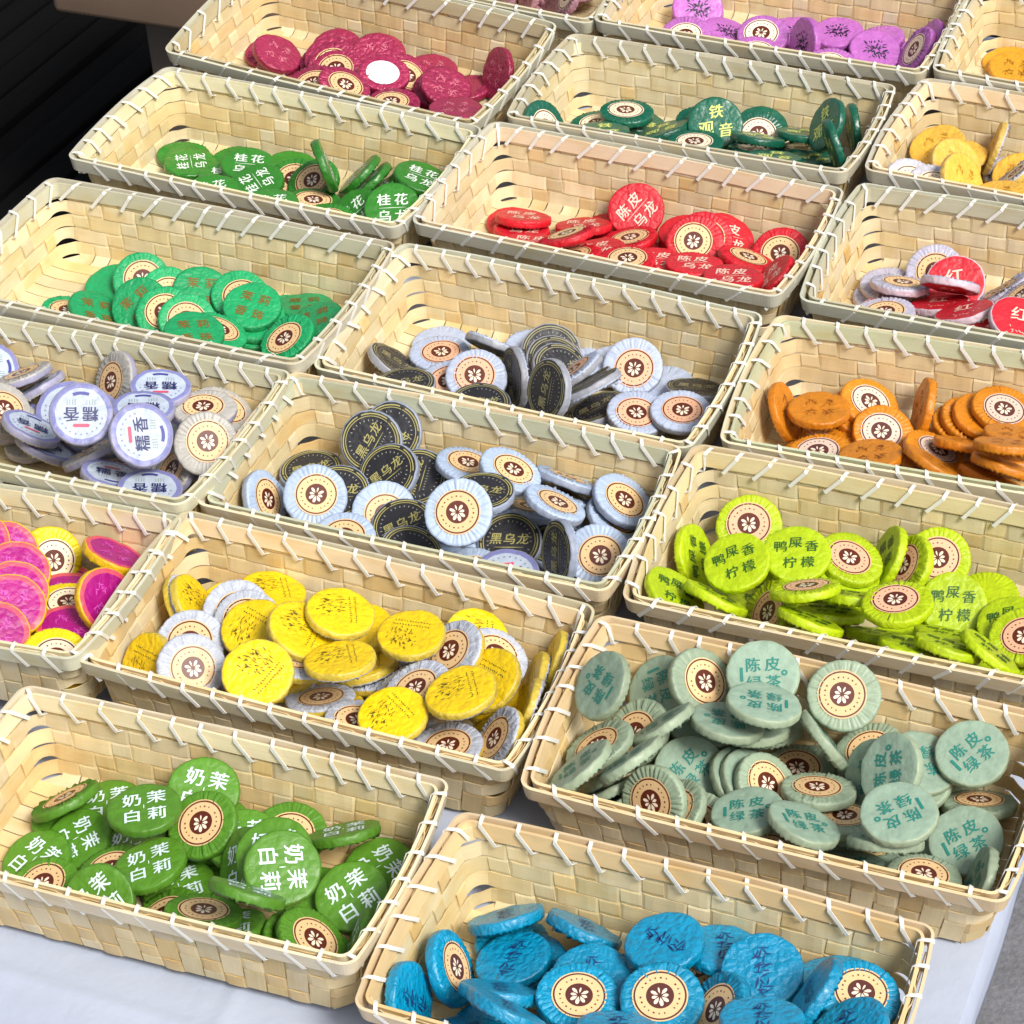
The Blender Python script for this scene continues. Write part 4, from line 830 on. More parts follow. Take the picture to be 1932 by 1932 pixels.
# ------------------------------------------------------------------ setting: ground, deck, table
def ground_mat():
    m, nt, b = new_mat('asphalt')
    tc = N(nt, 'ShaderNodeTexCoord')
    n1 = N(nt, 'ShaderNodeTexNoise'); n1.inputs['Scale'].default_value = 14; n1.inputs['Detail'].default_value = 8; n1.inputs['Roughness'].default_value = .7
    n2 = N(nt, 'ShaderNodeTexNoise'); n2.inputs['Scale'].default_value = 160; n2.inputs['Detail'].default_value = 3
    for n in (n1, n2): nt.links.new(tc.outputs['Object'], n.inputs['Vector'])
    c = mul_col(nt, srgb('#6f7076'), n1.outputs[0], .45, 1.5); c = mul_col(nt, c, n2.outputs[0], .6, 1.4)
    nt.links.new(c, b.inputs['Base Color']); b.inputs['Roughness'].default_value = .85
    bp = N(nt, 'ShaderNodeBump'); bp.inputs['Strength'].default_value = .5; bp.inputs['Distance'].default_value = .004
    nt.links.new(n2.outputs[0], bp.inputs['Height']); nt.links.new(bp.outputs[0], b.inputs['Normal'])
    return m
ASPH = ground_mat()
gv = [(-40, -40, 0), (40, -40, 0), (40, 60, 0), (-40, 60, 0)]
tag(obj('ground', mesh_from('ground', gv, [(0, 1, 2, 3)], [ASPH], None, False)), kind='structure')

def wood(name, col, lo, hi, rough=.6):
    m, nt, b = new_mat(name)
    tc = N(nt, 'ShaderNodeTexCoord'); oi = N(nt, 'ShaderNodeObjectInfo')
    mp = N(nt, 'ShaderNodeMapping'); mp.inputs['Scale'].default_value = (4, 90, 90); nt.links.new(tc.outputs['Object'], mp.inputs[0])
    n1 = N(nt, 'ShaderNodeTexNoise'); n1.inputs['Scale'].default_value = 1; n1.inputs['Detail'].default_value = 6; nt.links.new(mp.outputs[0], n1.inputs['Vector'])
    c = mul_col(nt, srgb(col), n1.outputs[0], lo, hi); c = mul_col(nt, c, oi.outputs['Random'], .75, 1.2)
    nt.links.new(c, b.inputs['Base Color']); b.inputs['Roughness'].default_value = rough
    bp = N(nt, 'ShaderNodeBump'); bp.inputs['Strength'].default_value = .4; bp.inputs['Distance'].default_value = .002
    nt.links.new(n1.outputs[0], bp.inputs['Height']); nt.links.new(bp.outputs[0], b.inputs['Normal'])
    return m
DECK = wood('dark_stained_wood', '#050506', .3, 1.9, .95); DECK.node_tree.nodes['Principled BSDF'].inputs['Specular IOR Level'].default_value = .12
deck = bpy.data.objects.new('deck', None); COL.objects.link(deck); tag(deck, kind='structure')
deck.location = (-0.64004,3.36248,0.0); deck.rotation_euler = (0, 0, 1.04002)
PL = 0.05
plank_me = [box_mesh('plank', -2.2, 2.2, -PL/2 + .003, PL/2 - .003, 0, .028 + .002 * i, DECK, .003) for i in range(3)]
for i in range(-26, 26):
    o = obj('plank', plank_me[i % 3], deck, (random.uniform(-.2, .2), i * PL, .006 + random.uniform(-.003, .003))); o.rotation_euler = (0, 0, random.uniform(-.006, .006))

CLOTH, nt, b = new_mat('white_cloth')
tc = N(nt, 'ShaderNodeTexCoord'); n1 = N(nt, 'ShaderNodeTexNoise'); n1.inputs['Scale'].default_value = 9; n1.inputs['Detail'].default_value = 7
nt.links.new(tc.outputs['Object'], n1.inputs['Vector'])
nt.links.new(mul_col(nt, srgb('#a9b2c6'), n1.outputs[0], .93, 1.05), b.inputs['Base Color']); b.inputs['Roughness'].default_value = .75
bp = N(nt, 'ShaderNodeBump'); bp.inputs['Strength'].default_value = .6; bp.inputs['Distance'].default_value = .012
nt.links.new(n1.outputs[0], bp.inputs['Height']); nt.links.new(bp.outputs[0], b.inputs['Normal'])
TWOOD = wood('table_wood', '#8a6a48', .7, 1.2)
TA = -0.41328                                   # the table's turn; its corner frame follows the baskets
tab = bpy.data.objects.new('table', None); COL.objects.link(tab); tab.location = (0.24271, 0.96196, 0); tab.rotation_euler = (0, 0, TA)
tag(tab, 'long display table under a white cloth, carrying all the baskets', 'table')
TX0, TX1, TY0, TY1, TZ = (-0.812,-0.004,-0.3,1.01161,0.743)
obj('tabletop', box_mesh('tabletop', TX0 + .01, TX1 - .01, TY0 + .01, TY1 - .01, TZ - .03, TZ - .003, TWOOD, .003), tab)
leg_me = box_mesh('leg', -.025, .025, -.025, .025, 0, TZ - .03, TWOOD, .004)
for x in (TX0 + .06, TX1 - .06):
    for y in (TY0 + .06, TY1 - .06): obj('leg', leg_me, tab, (x, y, 0))
# cloth: a sheet over the top with soft creases, tucked down round the edge
def cloth_sheet():
    nx, ny = 240, 380; V = []; Fc = []
    rnd = random.Random(4); ph = [(rnd.uniform(2, 14), rnd.uniform(2, 14), rnd.uniform(0, 6.3), rnd.uniform(.0003, .0008)) for _ in range(6)]
    drop = .032; sk = 4
    xs = [TX0 - .004] * sk + [TX0 + (TX1 - TX0) * i / nx for i in range(nx + 1)] + [TX1 + .004] * sk
    zs = [drop * (sk - i) / sk for i in range(sk)] + [0] * (nx + 1) + [drop * (i + 1) / sk for i in range(sk)]
    ys = [TY0 - .004] * sk + [TY0 + (TY1 - TY0) * i / ny for i in range(ny + 1)] + [TY1 + .004] * sk
    zy = [drop * (sk - i) / sk for i in range(sk)] + [0] * (ny + 1) + [drop * (i + 1) / sk for i in range(sk)]
    W_ = len(xs)
    for j, y in enumerate(ys):
        for i, x in enumerate(xs):
            dz = max(zs[i], zy[j]); z = TZ + .001 - dz
            if dz == 0:
                z += .0011 * sum(math.exp(-((x - q) / .004) ** 2) for q in (TX0 + .14, TX0 + .42, TX0 + .69)) + .0011 * sum(math.exp(-((y - q) / .004) ** 2) for q in (TY0 + .13, TY0 + .6))
                z += sum(a * math.sin(kx * x + ky * y + p) for kx, ky, p, a in ph) * .5 - .001
            xx, yy = x, y
            if zs[i] > 0: xx += math.copysign(.0012 * math.sin(y * 31) * zs[i] / drop, x - (TX0 + TX1) / 2)
            if zy[j] > 0: yy += math.copysign(.0012 * math.sin(x * 29) * zy[j] / drop, y - (TY0 + TY1) / 2)
            V.append((xx, yy, z))
    for j in range(len(ys) - 1):
        for i in range(W_ - 1):
            Fc.append((j*W_+i, j*W_+i+1, (j+1)*W_+i+1, (j+1)*W_+i))
    me = mesh_from('tablecloth', V, Fc, [CLOTH], None, True); me.set_sharp_from_angle(angle=R_(35)); return me
tc_o = obj('tablecloth', cloth_sheet(), None, tab.location); tc_o.rotation_euler = (0, 0, TA)
sol = tc_o.modifiers.new('thickness', 'SOLIDIFY'); sol.thickness = .001; sol.offset = 0
tag(tc_o, 'plain white cloth spread over the display table under the baskets', 'tablecloth')

# a bench standing on the dark deck behind the table
BENCH = paper('brown_laminate', '#86705f', .6, .05, .06, scale=40)
BLEG = paper('dark_brown_laminate', '#5c534c', .65, .05, .06, scale=40)
PIPE = ink('pale_trim', '#d8d0c8')
bench = bpy.data.objects.new('bench', None); COL.objects.link(bench); bench.location = (-0.48406,2.71206,0.0); bench.rotation_euler = (0, 0, -0.39397)
tag(bench, 'brown bench with rounded seat corner and dark panel leg beyond the baskets', 'bench')
obj('seat', box_mesh('seat', 0, .9, 0, .42, 0.42, 0.42 + .11, BENCH, .008), bench)
obj('leg', box_mesh('leg', 0.08636, 0.13283, .05, .37, .03, 0.42, BLEG, .004), bench)
obj('leg', box_mesh('leg', .74, .8, .05, .37, .03, 0.42, BLEG, .004), bench)
obj('trim', box_mesh('trim', -.004, .0, .03, .39, 0.42 + .012, 0.42 + .1, PIPE, .0015), bench)

# ------------------------------------------------------------------ woven bamboo baskets
BAM = bamboo('split_bamboo'); BAMR = bamboo('bamboo_rim', 0.0, .36)
CORD = ink('white_lashing', '#dddcd6', .4, .08)
BW, BD, BH, LEAN = 0.28, 0.151343, .058, .010
NL, NS, ROWS = 18, 9, 5
RC = .011; OFF = .00065; TH = .0008
def half(z, inset=.003):
    return BW / 2 - inset + LEAN * z / BH, BD / 2 - inset + LEAN * z / BH
# places round the wall: (kind, index, fraction) walked counter-clockwise from the front left
def wall_sites():
    """list of (side, t) for the stakes; side 0 front, 1 right, 2 back, 3 left; t from -1 to 1"""
    L = []
    for s, n in ((0, NL), (1, NS), (2, NL), (3, NS)):
        for j in range(n): L.append((s, -1 + (2 * j + 1) / n, 1 / n))
    return L
SITES = wall_sites()
def belly(v):
    """the long and short sides belly out a little, as hand-made baskets do"""
    a, c = min(1, abs(v.x) * 2 / BW), min(1, abs(v.y) * 2 / BD); k = .55 + .45 * (1 + v.z / BH)
    return Vector((v.x + math.copysign(.0058 * a * (1 - c * c) * k, v.x), v.y + math.copysign(.0016 * c * (1 - a * a) * k, v.y), v.z))
def site_pt(s, t, z, rc=RC):
    hx, hy = half(z)
    if s == 0: return Vector((t * (hx - rc), -hy, z)), Vector((0, -1, 0)), Vector((1, 0, 0))
    if s == 1: return Vector((hx, t * (hy - rc), z)), Vector((1, 0, 0)), Vector((0, 1, 0))
    if s == 2: return Vector((-t * (hx - rc), hy, z)), Vector((0, 1, 0)), Vector((-1, 0, 0))
    return Vector((-hx, -t * (hy - rc), z)), Vector((-1, 0, 0)), Vector((0, -1, 0))
def weft_inside(j, row): return (j - row) % 3 != 0
RH = (BH - .0035) / ROWS
def make_weft(row, seed):
    rnd = random.Random(seed * 31 + row); z = -(.0015 + RH * (row + .5)); wd = RH * .955
    P = []; Wd = []; Nn = []; Wi = []; slope = LEAN / BH
    for j, (s, t, ht) in enumerate(SITES):
        off = -OFF if weft_inside(j, row) else OFF
        for f in (-.36, 0, .36):
            p, n, _ = site_pt(s, t + f * 2 * ht, z)
            up = (Vector((0, 0, 1)) + n * slope).normalized(); nn = (n - Vector((0, 0, 1)) * slope).normalized()
            P.append(p + nn * (off * (1.35 if f == 0 else 1))); Wd.append(up); Nn.append(nn); Wi.append(wd)
        last = j + 1 == len(SITES) or SITES[j + 1][0] != s
        if last:                                     # round the corner, drawn in so that slits open
            zz = z + rnd.uniform(-.0009, .0009); rr = RC + rnd.uniform(-.002, .006); ro = rnd.uniform(-.0012, .0008); nar = rnd.choice((.03, .06, .14, .24))
            hx, hy = half(z); a0 = -90 + 90 * s
            cx = (hx - RC) * (1 if s in (0, 1) else -1); cy = (hy - RC) * (-1 if s in (0, 3) else 1)
            for k in range(1, 8):
                a = R_(a0 + 90 * k / 8); n = Vector((math.cos(a), math.sin(a), 0))
                bow = math.sin(math.pi * k / 8)
                nn = (n - Vector((0, 0, 1)) * slope).normalized(); up = (Vector((0, 0, 1)) + n * slope).normalized()
                P.append(Vector((cx, cy, z + (zz - z) * bow)) + n * (RC - (rr - RC) * bow * .5) + nn * ro * bow); Wd.append(up); Nn.append(nn)
                Wi.append(wd * (1 - nar * bow))
    return ribbon('weft_strip', [belly(p) for p in P], Wd, Nn, Wi, TH, BAM, True)
def make_stake(s, j0, n, j):
    """one strip: down a wall, across the floor and up the opposite wall"""
    t = -1 + (2 * j + 1) / n; P = []; Wd = []; Nn = []; Wi = []; slope = LEAN / BH
    opp = (s + 2) % 4; j_here = j0 + j
    j_opp = {2: NL + NS, 3: 2 * NL + NS}[opp] + (n - 1 - j)
    def down(side, tt, idx, rev):
        seq = []
        for row in range(ROWS):
            for f in (-.33, .33):
                z = -(.0015 + RH * (row + .5)) + (-f) * RH
                p, nrm, tan = site_pt(side, tt, z); nn = (nrm - Vector((0, 0, 1)) * slope).normalized()
                off = OFF if weft_inside(idx, row) else -OFF
                seq.append((p + nn * off, nn))
        p, nrm, tan = site_pt(side, tt, -BH + .0035); seq.append((p - nrm * .0006, (nrm - Vector((0, 0, 1))).normalized()))
        return seq[::-1] if rev else seq
    full = (half(0)[0] - RC) * 2 / n if s == 0 else (half(0)[1] - RC) * 2 / n
    low = (half(-BH)[0] - RC) * 2 / n if s == 0 else (half(-BH)[1] - RC) * 2 / n
    a = down(s, t, j_here, False); b_ = down(opp, -t, j_opp, True)
    zf = -BH + (.0006 if s == 0 else .0016)
    wdir = Vector((1, 0, 0)) if s == 0 else Vector((0, 1, 0))
    fl = []
    q0, q1 = a[-1][0].copy(), b_[0][0].copy()
    for k in (.04, .3, .7, .96):
        q = q0.lerp(q1, k); q.z = zf; fl.append((q, Vector((0, 0, -1))))
    for p, n_ in a + fl + b_:
        P.append(p); Wd.append(wdir); Nn.append(n_)
        Wi.append((low + (full - low) * min(1, (p.z + BH) / BH)) * .935)
    return ribbon('stake_strip', [belly(p) for p in P], Wd, Nn, Wi, TH, BAM, False)
def rounded_loop(hx, hy, rc, step=.012, cseg=6):
    L = []
    for s in range(4):
        a0 = -90 + 90 * s
        cx = (hx - rc) * (1 if s in (0, 1) else -1); cy = (hy - rc) * (-1 if s in (0, 3) else 1)
        for k in range(cseg + 1):
            a = R_(a0 + 90 * k / cseg); n = Vector((math.cos(a), math.sin(a), 0))
            L.append((Vector((cx, cy, 0)) + n * rc, n))
    out = []
    for i in range(len(L)):
        p, n = L[i]; q, m_ = L[(i + 1) % len(L)]; out.append((p, n)); dd = (q - p).length
        k = int(dd / step)
        for u in range(1, k): out.append((p.lerp(q, u / k), n.lerp(m_, u / k).normalized()))
    return out
def make_band(off, zc, hgt, th, rc, seed, name):
    rnd = random.Random(seed); P = []; Wd = []; Nn = []
    hx, hy = BW / 2 - .003 + off, BD / 2 - .003 + off
    ph = [rnd.uniform(0, 6.3) for _ in range(3)]; L = 0; prev = None
    for p, n in rounded_loop(hx, hy, rc):
        if prev is not None: L += (p - prev).length
        prev = p
        wob = .0005 * math.sin(L * 17 + ph[0]) + .0003 * math.sin(L * 47 + ph[1])
        P.append(p + n * (wob * .6) + Vector((0, 0, zc + wob))); Wd.append((Vector((0, 0, 1)) + n * (LEAN / BH)).normalized()); Nn.append((n - Vector((0, 0, 1)) * (LEAN / BH)).normalized())
    return ribbon(name, [belly(p) for p in P], Wd, Nn, hgt, th, BAMR, True)
def make_lashing(seed, mirror):
    """one cord wound round the rim all the way"""
    rnd = random.Random(seed + 90); loop = rounded_loop(BW / 2 - .003, BD / 2 - .003, .0056, .003, 6)
    if not mirror: loop = loop[::-1]
    cum = [0.0]
    for i in range(len(loop)): cum.append(cum[-1] + (loop[(i + 1) % len(loop)][0] - loop[i][0]).length)
    tot = cum[-1]
    def at(s):
        s %= tot; lo, hi = 0, len(loop)
        while hi - lo > 1:
            m_ = (lo + hi) // 2
            if cum[m_] <= s: lo = m_
            else: hi = m_
        p, n = loop[lo]; q, m2 = loop[(lo + 1) % len(loop)]; f = (s - cum[lo]) / max(1e-9, cum[lo + 1] - cum[lo])
        return p.lerp(q, f), n.lerp(m2, f).normalized()
    P = []; Wd = []; Nn = []; s = 0.0; sl = LEAN / BH; pts = []
    while s < tot - .008:
        p_ = min(rnd.uniform(.0165, .0265), tot - s) if tot - s > .03 else tot - s
        a = .0043 + rnd.uniform(-.0001, .0003); bt = -.0120 + rnd.uniform(-.0012, .0012); tp = .0013
        for f, o_, z, nx, nz in ((0, a, bt, 1, 0), (.38, a, .0002, 1, .2), (.405, a - .0022, tp, .3, 1), (.455, -a + .0022, tp, -.3, 1),
                                 (.48, -a, .0002, -1, .2), (.90, -a, bt, -1, 0), (.93, -.0012, bt - .0008, -.5, -1), (.97, .0012, bt - .0008, .5, -1)):
            c, n = at(s + p_ * f)
            pts.append((c + n * (o_ + sl * z) + Vector((0, 0, z)), (n * nx + Vector((0, 0, nz))).normalized()))
        s += p_
    n_ = len(pts)
    for i in range(n_):
        t = (pts[(i + 1) % n_][0] - pts[i - 1][0]).normalized(); nn = pts[i][1]; nn = (nn - t * nn.dot(t)).normalized()
        P.append(pts[i][0]); Nn.append(nn); Wd.append(t.cross(nn))
    return ribbon('lashing', [belly(p) for p in P], Wd, Nn, .0025, .0004, CORD, True)

WEFT = [[make_weft(r, sd_) for r in range(ROWS)] for sd_ in range(3)]
def corner_piece(sx, sy):
    hx, hy = half(-BH); q = math.sqrt(.5); d = Vector((sx * q, -sy * q, 0)); c = Vector((sx * (hx - .0085), sy * (hy - .0085), -BH + .0010))
    return ribbon('corner_strip', [belly(c + d * t) for t in (-.007, 0, .007)], [Vector((sx * q, sy * q, 0))] * 3, [Vector((0, 0, -1))] * 3, .010, TH, BAM)
CORNERS = [corner_piece(x, y) for x in (-1, 1) for y in (-1, 1)]
STAKE = [make_stake(0, 0, NL, j) for j in range(NL)] + [make_stake(1, NL, NS, j) for j in range(NS)]
BAND = {}
for sd_ in range(5):
    BAND['o', sd_] = make_band(.0026, -.0045, .0110, .0019, .0062, 5 + sd_, 'outer_rim_band')
    BAND['i', sd_] = make_band(-.0026, -.0045, .0110, .0019, .0050, 9 + sd_, 'inner_rim_band')
CREAM = ['#efe0ba', '#f2e4c0', '#eadab0', '#f4e8ca', '#ecd9aa', '#efe2c4', '#e8dcb6', '#ead09c']
def basket(name_label, mtx, sx, sy, tint, outer, inner, mirror, seed):
    e = bpy.data.objects.new('bamboo_basket', None); COL.objects.link(e)
    e.matrix_world = mtx @ Matrix.Diagonal((sx, sy, 1, 1)); e.empty_display_size = .05
    tag(e, name_label, 'basket', 'woven bamboo baskets on the display table')
    rnd = random.Random(seed); T_ = srgb(tint)
    def hue():
        c = srgb(rnd.choice(CREAM)); k = rnd.uniform(.92, 1.06)
        return tuple(min(1, (c[i] * .72 + T_[i] * .28) * k) for i in range(3)) + (1,)
    for r in range(ROWS): obj('weft_strip', WEFT[(seed + r) % 3][r], e, None, hue())
    for m_ in STAKE:
        c = hue()
        if rnd.random() < .15: c = (c[0] * .95, c[1] * .86, c[2] * .68, 1)
        obj('stake_strip', m_, e, None, c)
    for m_ in CORNERS: obj('corner_strip', m_, e, None, hue())
    obj('outer_rim_band', BAND['o', seed % 5], e, None, srgb(outer)); obj('inner_rim_band', BAND['i', (seed + 2) % 5], e, None, srgb(inner))
    obj('lashing', make_lashing(seed, mirror), e)
    return e
for args in BASKETS:
    lab, m_, sx, sy, tint, oc, ic, mir, sd_ = args
    basket(lab, Matrix(m_), sx, sy, tint, oc, ic, mir, sd_)

# ------------------------------------------------------------------ wrapped tea cakes
RAD, CT = .0218, .0060
CREAMS = paper('sticker_cream', '#e2bf8e', .45, .03, .05); CREAMW = paper('sticker_pale', '#f0dfc4', .45, .03, .05); LILAC = paper('sticker_lilac', '#dcc4b4', .45, .03, .05)
SALM = paper('sticker_salmon', '#eab694', .45, .03, .05)
BROWN = ink('sticker_brown', '#58200f', .45); MAUVE = ink('sticker_mauve', '#5a2f2a', .4); WHITEI = ink('sticker_white', '#ecdcc6', .45); GLARE = paper('blank_label', '#f4f6f8', .3, .03, .03)  # the last, near-white paper is glare painted as a sticker's colour

def cake_mesh(name, mats, seed, thick=CT, lip=False):
    """a pressed cake in a paper wrapper: +z is the printed face, -z the pleated one; four slots: face, ring, edge, back"""
    rnd = random.Random(seed); SEG = 108; zt = thick / 2; V = []; F = []; FM = []
    pr = [(.0, zt, 0), (.45, zt, 0), (.80, zt, 0), (.84, zt, 1), (.945, zt * .99, 1), (.982, zt * .88, 2), (.997, zt * .5, 2), (1.0, 0, 2), (.996, -zt * .5, 2),
          (.976, -zt * .88, 3), (.92, -zt * .98, 3), (.80, -zt * 1.0, 3), (.70, -zt, 3), (.6, -zt, 3), (.0, -zt, 3)]
    npl = rnd.randint(18, 22); ph = [rnd.uniform(0, 6.28) for _ in range(8)]; jit = [rnd.uniform(.5, 1.3) for _ in range(SEG)]
    idx = []
    for k, (r, z, sl) in enumerate(pr):
        if r == 0: idx.append([len(V)]); V.append((0, 0, z)); continue
        row = []
        for s in range(SEG):
            a = 2 * math.pi * s / SEG
            wob = 1 + .010 * math.sin(2 * a + ph[0]) + .007 * math.sin(3 * a + ph[1]) + .005 * math.sin(7 * a + ph[2])
            zz = z; rr = r * RAD * (wob if r > .7 else 1)
            if z > 0 and r > .6: zz += .00022 * math.sin(5 * a + ph[3]) + .00014 * math.sin(11 * a + ph[4]); rr *= 1 + .004 * math.sin(19 * a + ph[7])
            if k >= 7 and r >= .65:                 # pleats gathered towards the sticker
                f = math.sin(npl * a + ph[5] + .5 * math.sin(3 * a + ph[6]))
                zz += (-.0013 * (1 - abs(f)) ** 2 + .00062 * abs(f)) * jit[s // 3] * (1.2 if .68 < r < .95 else .5)
                rr *= 1 + .006 * f * (1 if r > .93 else .3)
            row.append(len(V)); V.append((rr * math.cos(a), rr * math.sin(a), zz))
        idx.append(row)
    for k in range(len(pr) - 1):
        A_, B_ = idx[k], idx[k + 1]; sl = pr[k + 1][2] if k + 1 < 9 else 3
        for s in range(SEG):
            t = (s + 1) % SEG
            if len(A_) == 1: F.append((A_[0], B_[s], B_[t]))
            elif len(B_) == 1: F.append((A_[s], B_[0], A_[t]))
            else: F.append((A_[s], B_[s], B_[t], A_[t]))
            FM.append(sl)
    return mesh_from(name, V, F, mats, FM, True)

def flat_add(V, F, FM, poly, z, slot):
    b = len(V); V += [(x * RAD, y * RAD, z) for x, y in poly]; F.append(tuple(range(b, b + len(poly)))); FM.append(slot)
def annulus(V, F, FM, r0, r1, z, slot, seg=44):
    for s in range(seg):
        a, c = 2 * math.pi * s / seg, 2 * math.pi * (s + 1) / seg
        q = [(r1 * math.cos(a), r1 * math.sin(a)), (r1 * math.cos(c), r1 * math.sin(c))]
        q += [(r0 * math.cos(c), r0 * math.sin(c)), (r0 * math.cos(a), r0 * math.sin(a))] if r0 > 0 else [(0, 0)]
        flat_add(V, F, FM, q, z, slot)
def sticker_mesh(name, cream, dark, light, thick=CT, rim=None, blank=False):
    """round paper label: a dark ring, a ring of small marks, a dark middle with a pale leaf emblem"""
    V = []; F = []; FM = []; z = thick / 2 + .00035
    if blank:
        annulus(V, F, FM, 0, .64, z, 0)
    else:
        annulus(V, F, FM, .635, .67, z, 2 if rim else 0); annulus(V, F, FM, .59, .635, z, 1); annulus(V, F, FM, .335, .59, z, 0); annulus(V, F, FM, 0, .335, z, 1)
        for k in range(22):                        # ring lettering: small blocks, with three gaps
            if k % 7 == 6: continue
            a = 2 * math.pi * k / 22 + .2; w_ = .016 if k % 3 else .024; h_ = .022
            cx, cy = .465 * math.cos(a), .465 * math.sin(a); t = (-math.sin(a), math.cos(a)); n = (math.cos(a), math.sin(a))
            flat_add(V, F, FM, [(cx + t[0]*u*w_ + n[0]*v*h_, cy + t[1]*u*w_ + n[1]*v*h_) for u, v in ((-1, -1), (1, -1), (1, 1), (-1, 1))], z + .00008, 1)
        for deg, L, w_ in ((90, .28, .05), (48, .26, .048), (132, .26, .048), (6, .21, .042), (174, .21, .042), (-38, .25, .044), (-142, .25, .044), (-90, .22, .024)):
            a = R_(deg); r0 = .05; c, s = math.cos(a), math.sin(a)      # leaf emblem, a sprig with a stem
            pl = [(r0, 0), (r0 + (L - r0) * .5, -w_), (L - .03, -w_ * .8), (L, 0), (L - .03, w_ * .8), (r0 + (L - r0) * .5, w_)]
            flat_add(V, F, FM, [(x * c - y * s, x * s + y * c) for x, y in pl], z + .00008, 2)
    V = [(x, -y, -zz) for x, y, zz in V]           # the label sits on the pleated face
    return mesh_from(name, V, F, [cream, dark, light], FM, False)

_glyphs = {}
def glyph(ch):
    """outline of one character, filled, centred and scaled to a unit box"""
    if ch not in _glyphs:
        cu = bpy.data.curves.new('g', 'FONT'); cu.body = ch; cu.resolution_u = 2; cu.fill_mode = 'FRONT'
        o = bpy.data.objects.new('g', cu); COL.objects.link(o); dg = bpy.context.evaluated_depsgraph_get()
        me = o.evaluated_get(dg).to_mesh(); V = [(v.co.x, v.co.y) for v in me.vertices]; F = [tuple(p.vertices) for p in me.polygons]
        o.evaluated_get(dg).to_mesh_clear(); bpy.data.objects.remove(o); bpy.data.curves.remove(cu)
        if V:
            x0, x1 = min(v[0] for v in V), max(v[0] for v in V); y0, y1 = min(v[1] for v in V), max(v[1] for v in V); s = 1 / max(x1 - x0, y1 - y0)
            V = [((x - (x0 + x1) / 2) * s, (y - (y0 + y1) / 2) * s) for x, y in V]
        _glyphs[ch] = (V, F)
    return _glyphs[ch]
def put(V, F, FM, ch, cx, cy, size, z, slot=0, skew=0.0, rot=0.0):
    gv, gf = glyph(ch); b = len(V); c, s = math.cos(R_(rot)), math.sin(R_(rot))
    for x, y in gv:
        x += skew * y; x, y = x * size, y * size
        V.append(((cx + x * c - y * s) * RAD, (cy + x * s + y * c) * RAD, z))
    for f in gf: F.append(tuple(b + i for i in f)); FM.append(slot)
    n = len(V) - b; k = .045 * size * RAD                 # a bold hand: the same strokes once more, a hair to the side
    V += [(x + k, y + k * .4, zz + .00004) for x, y, zz in V[b:b + n]]
    for f in gf: F.append(tuple(b + n + i for i in f)); FM.append(slot)
def stroke(V, F, FM, x, y, a, L, w_, z, slot=0):
    c, s = math.cos(a), math.sin(a)
    flat_add(V, F, FM, [(x + u * L / 2 * c - v * w_ / 2 * s, y + u * L / 2 * s + v * w_ / 2 * c) for u, v in ((-1, -.3), (0, -1), (1, -.2), (.9, .4), (0, 1), (-.9, .5))], z, slot)
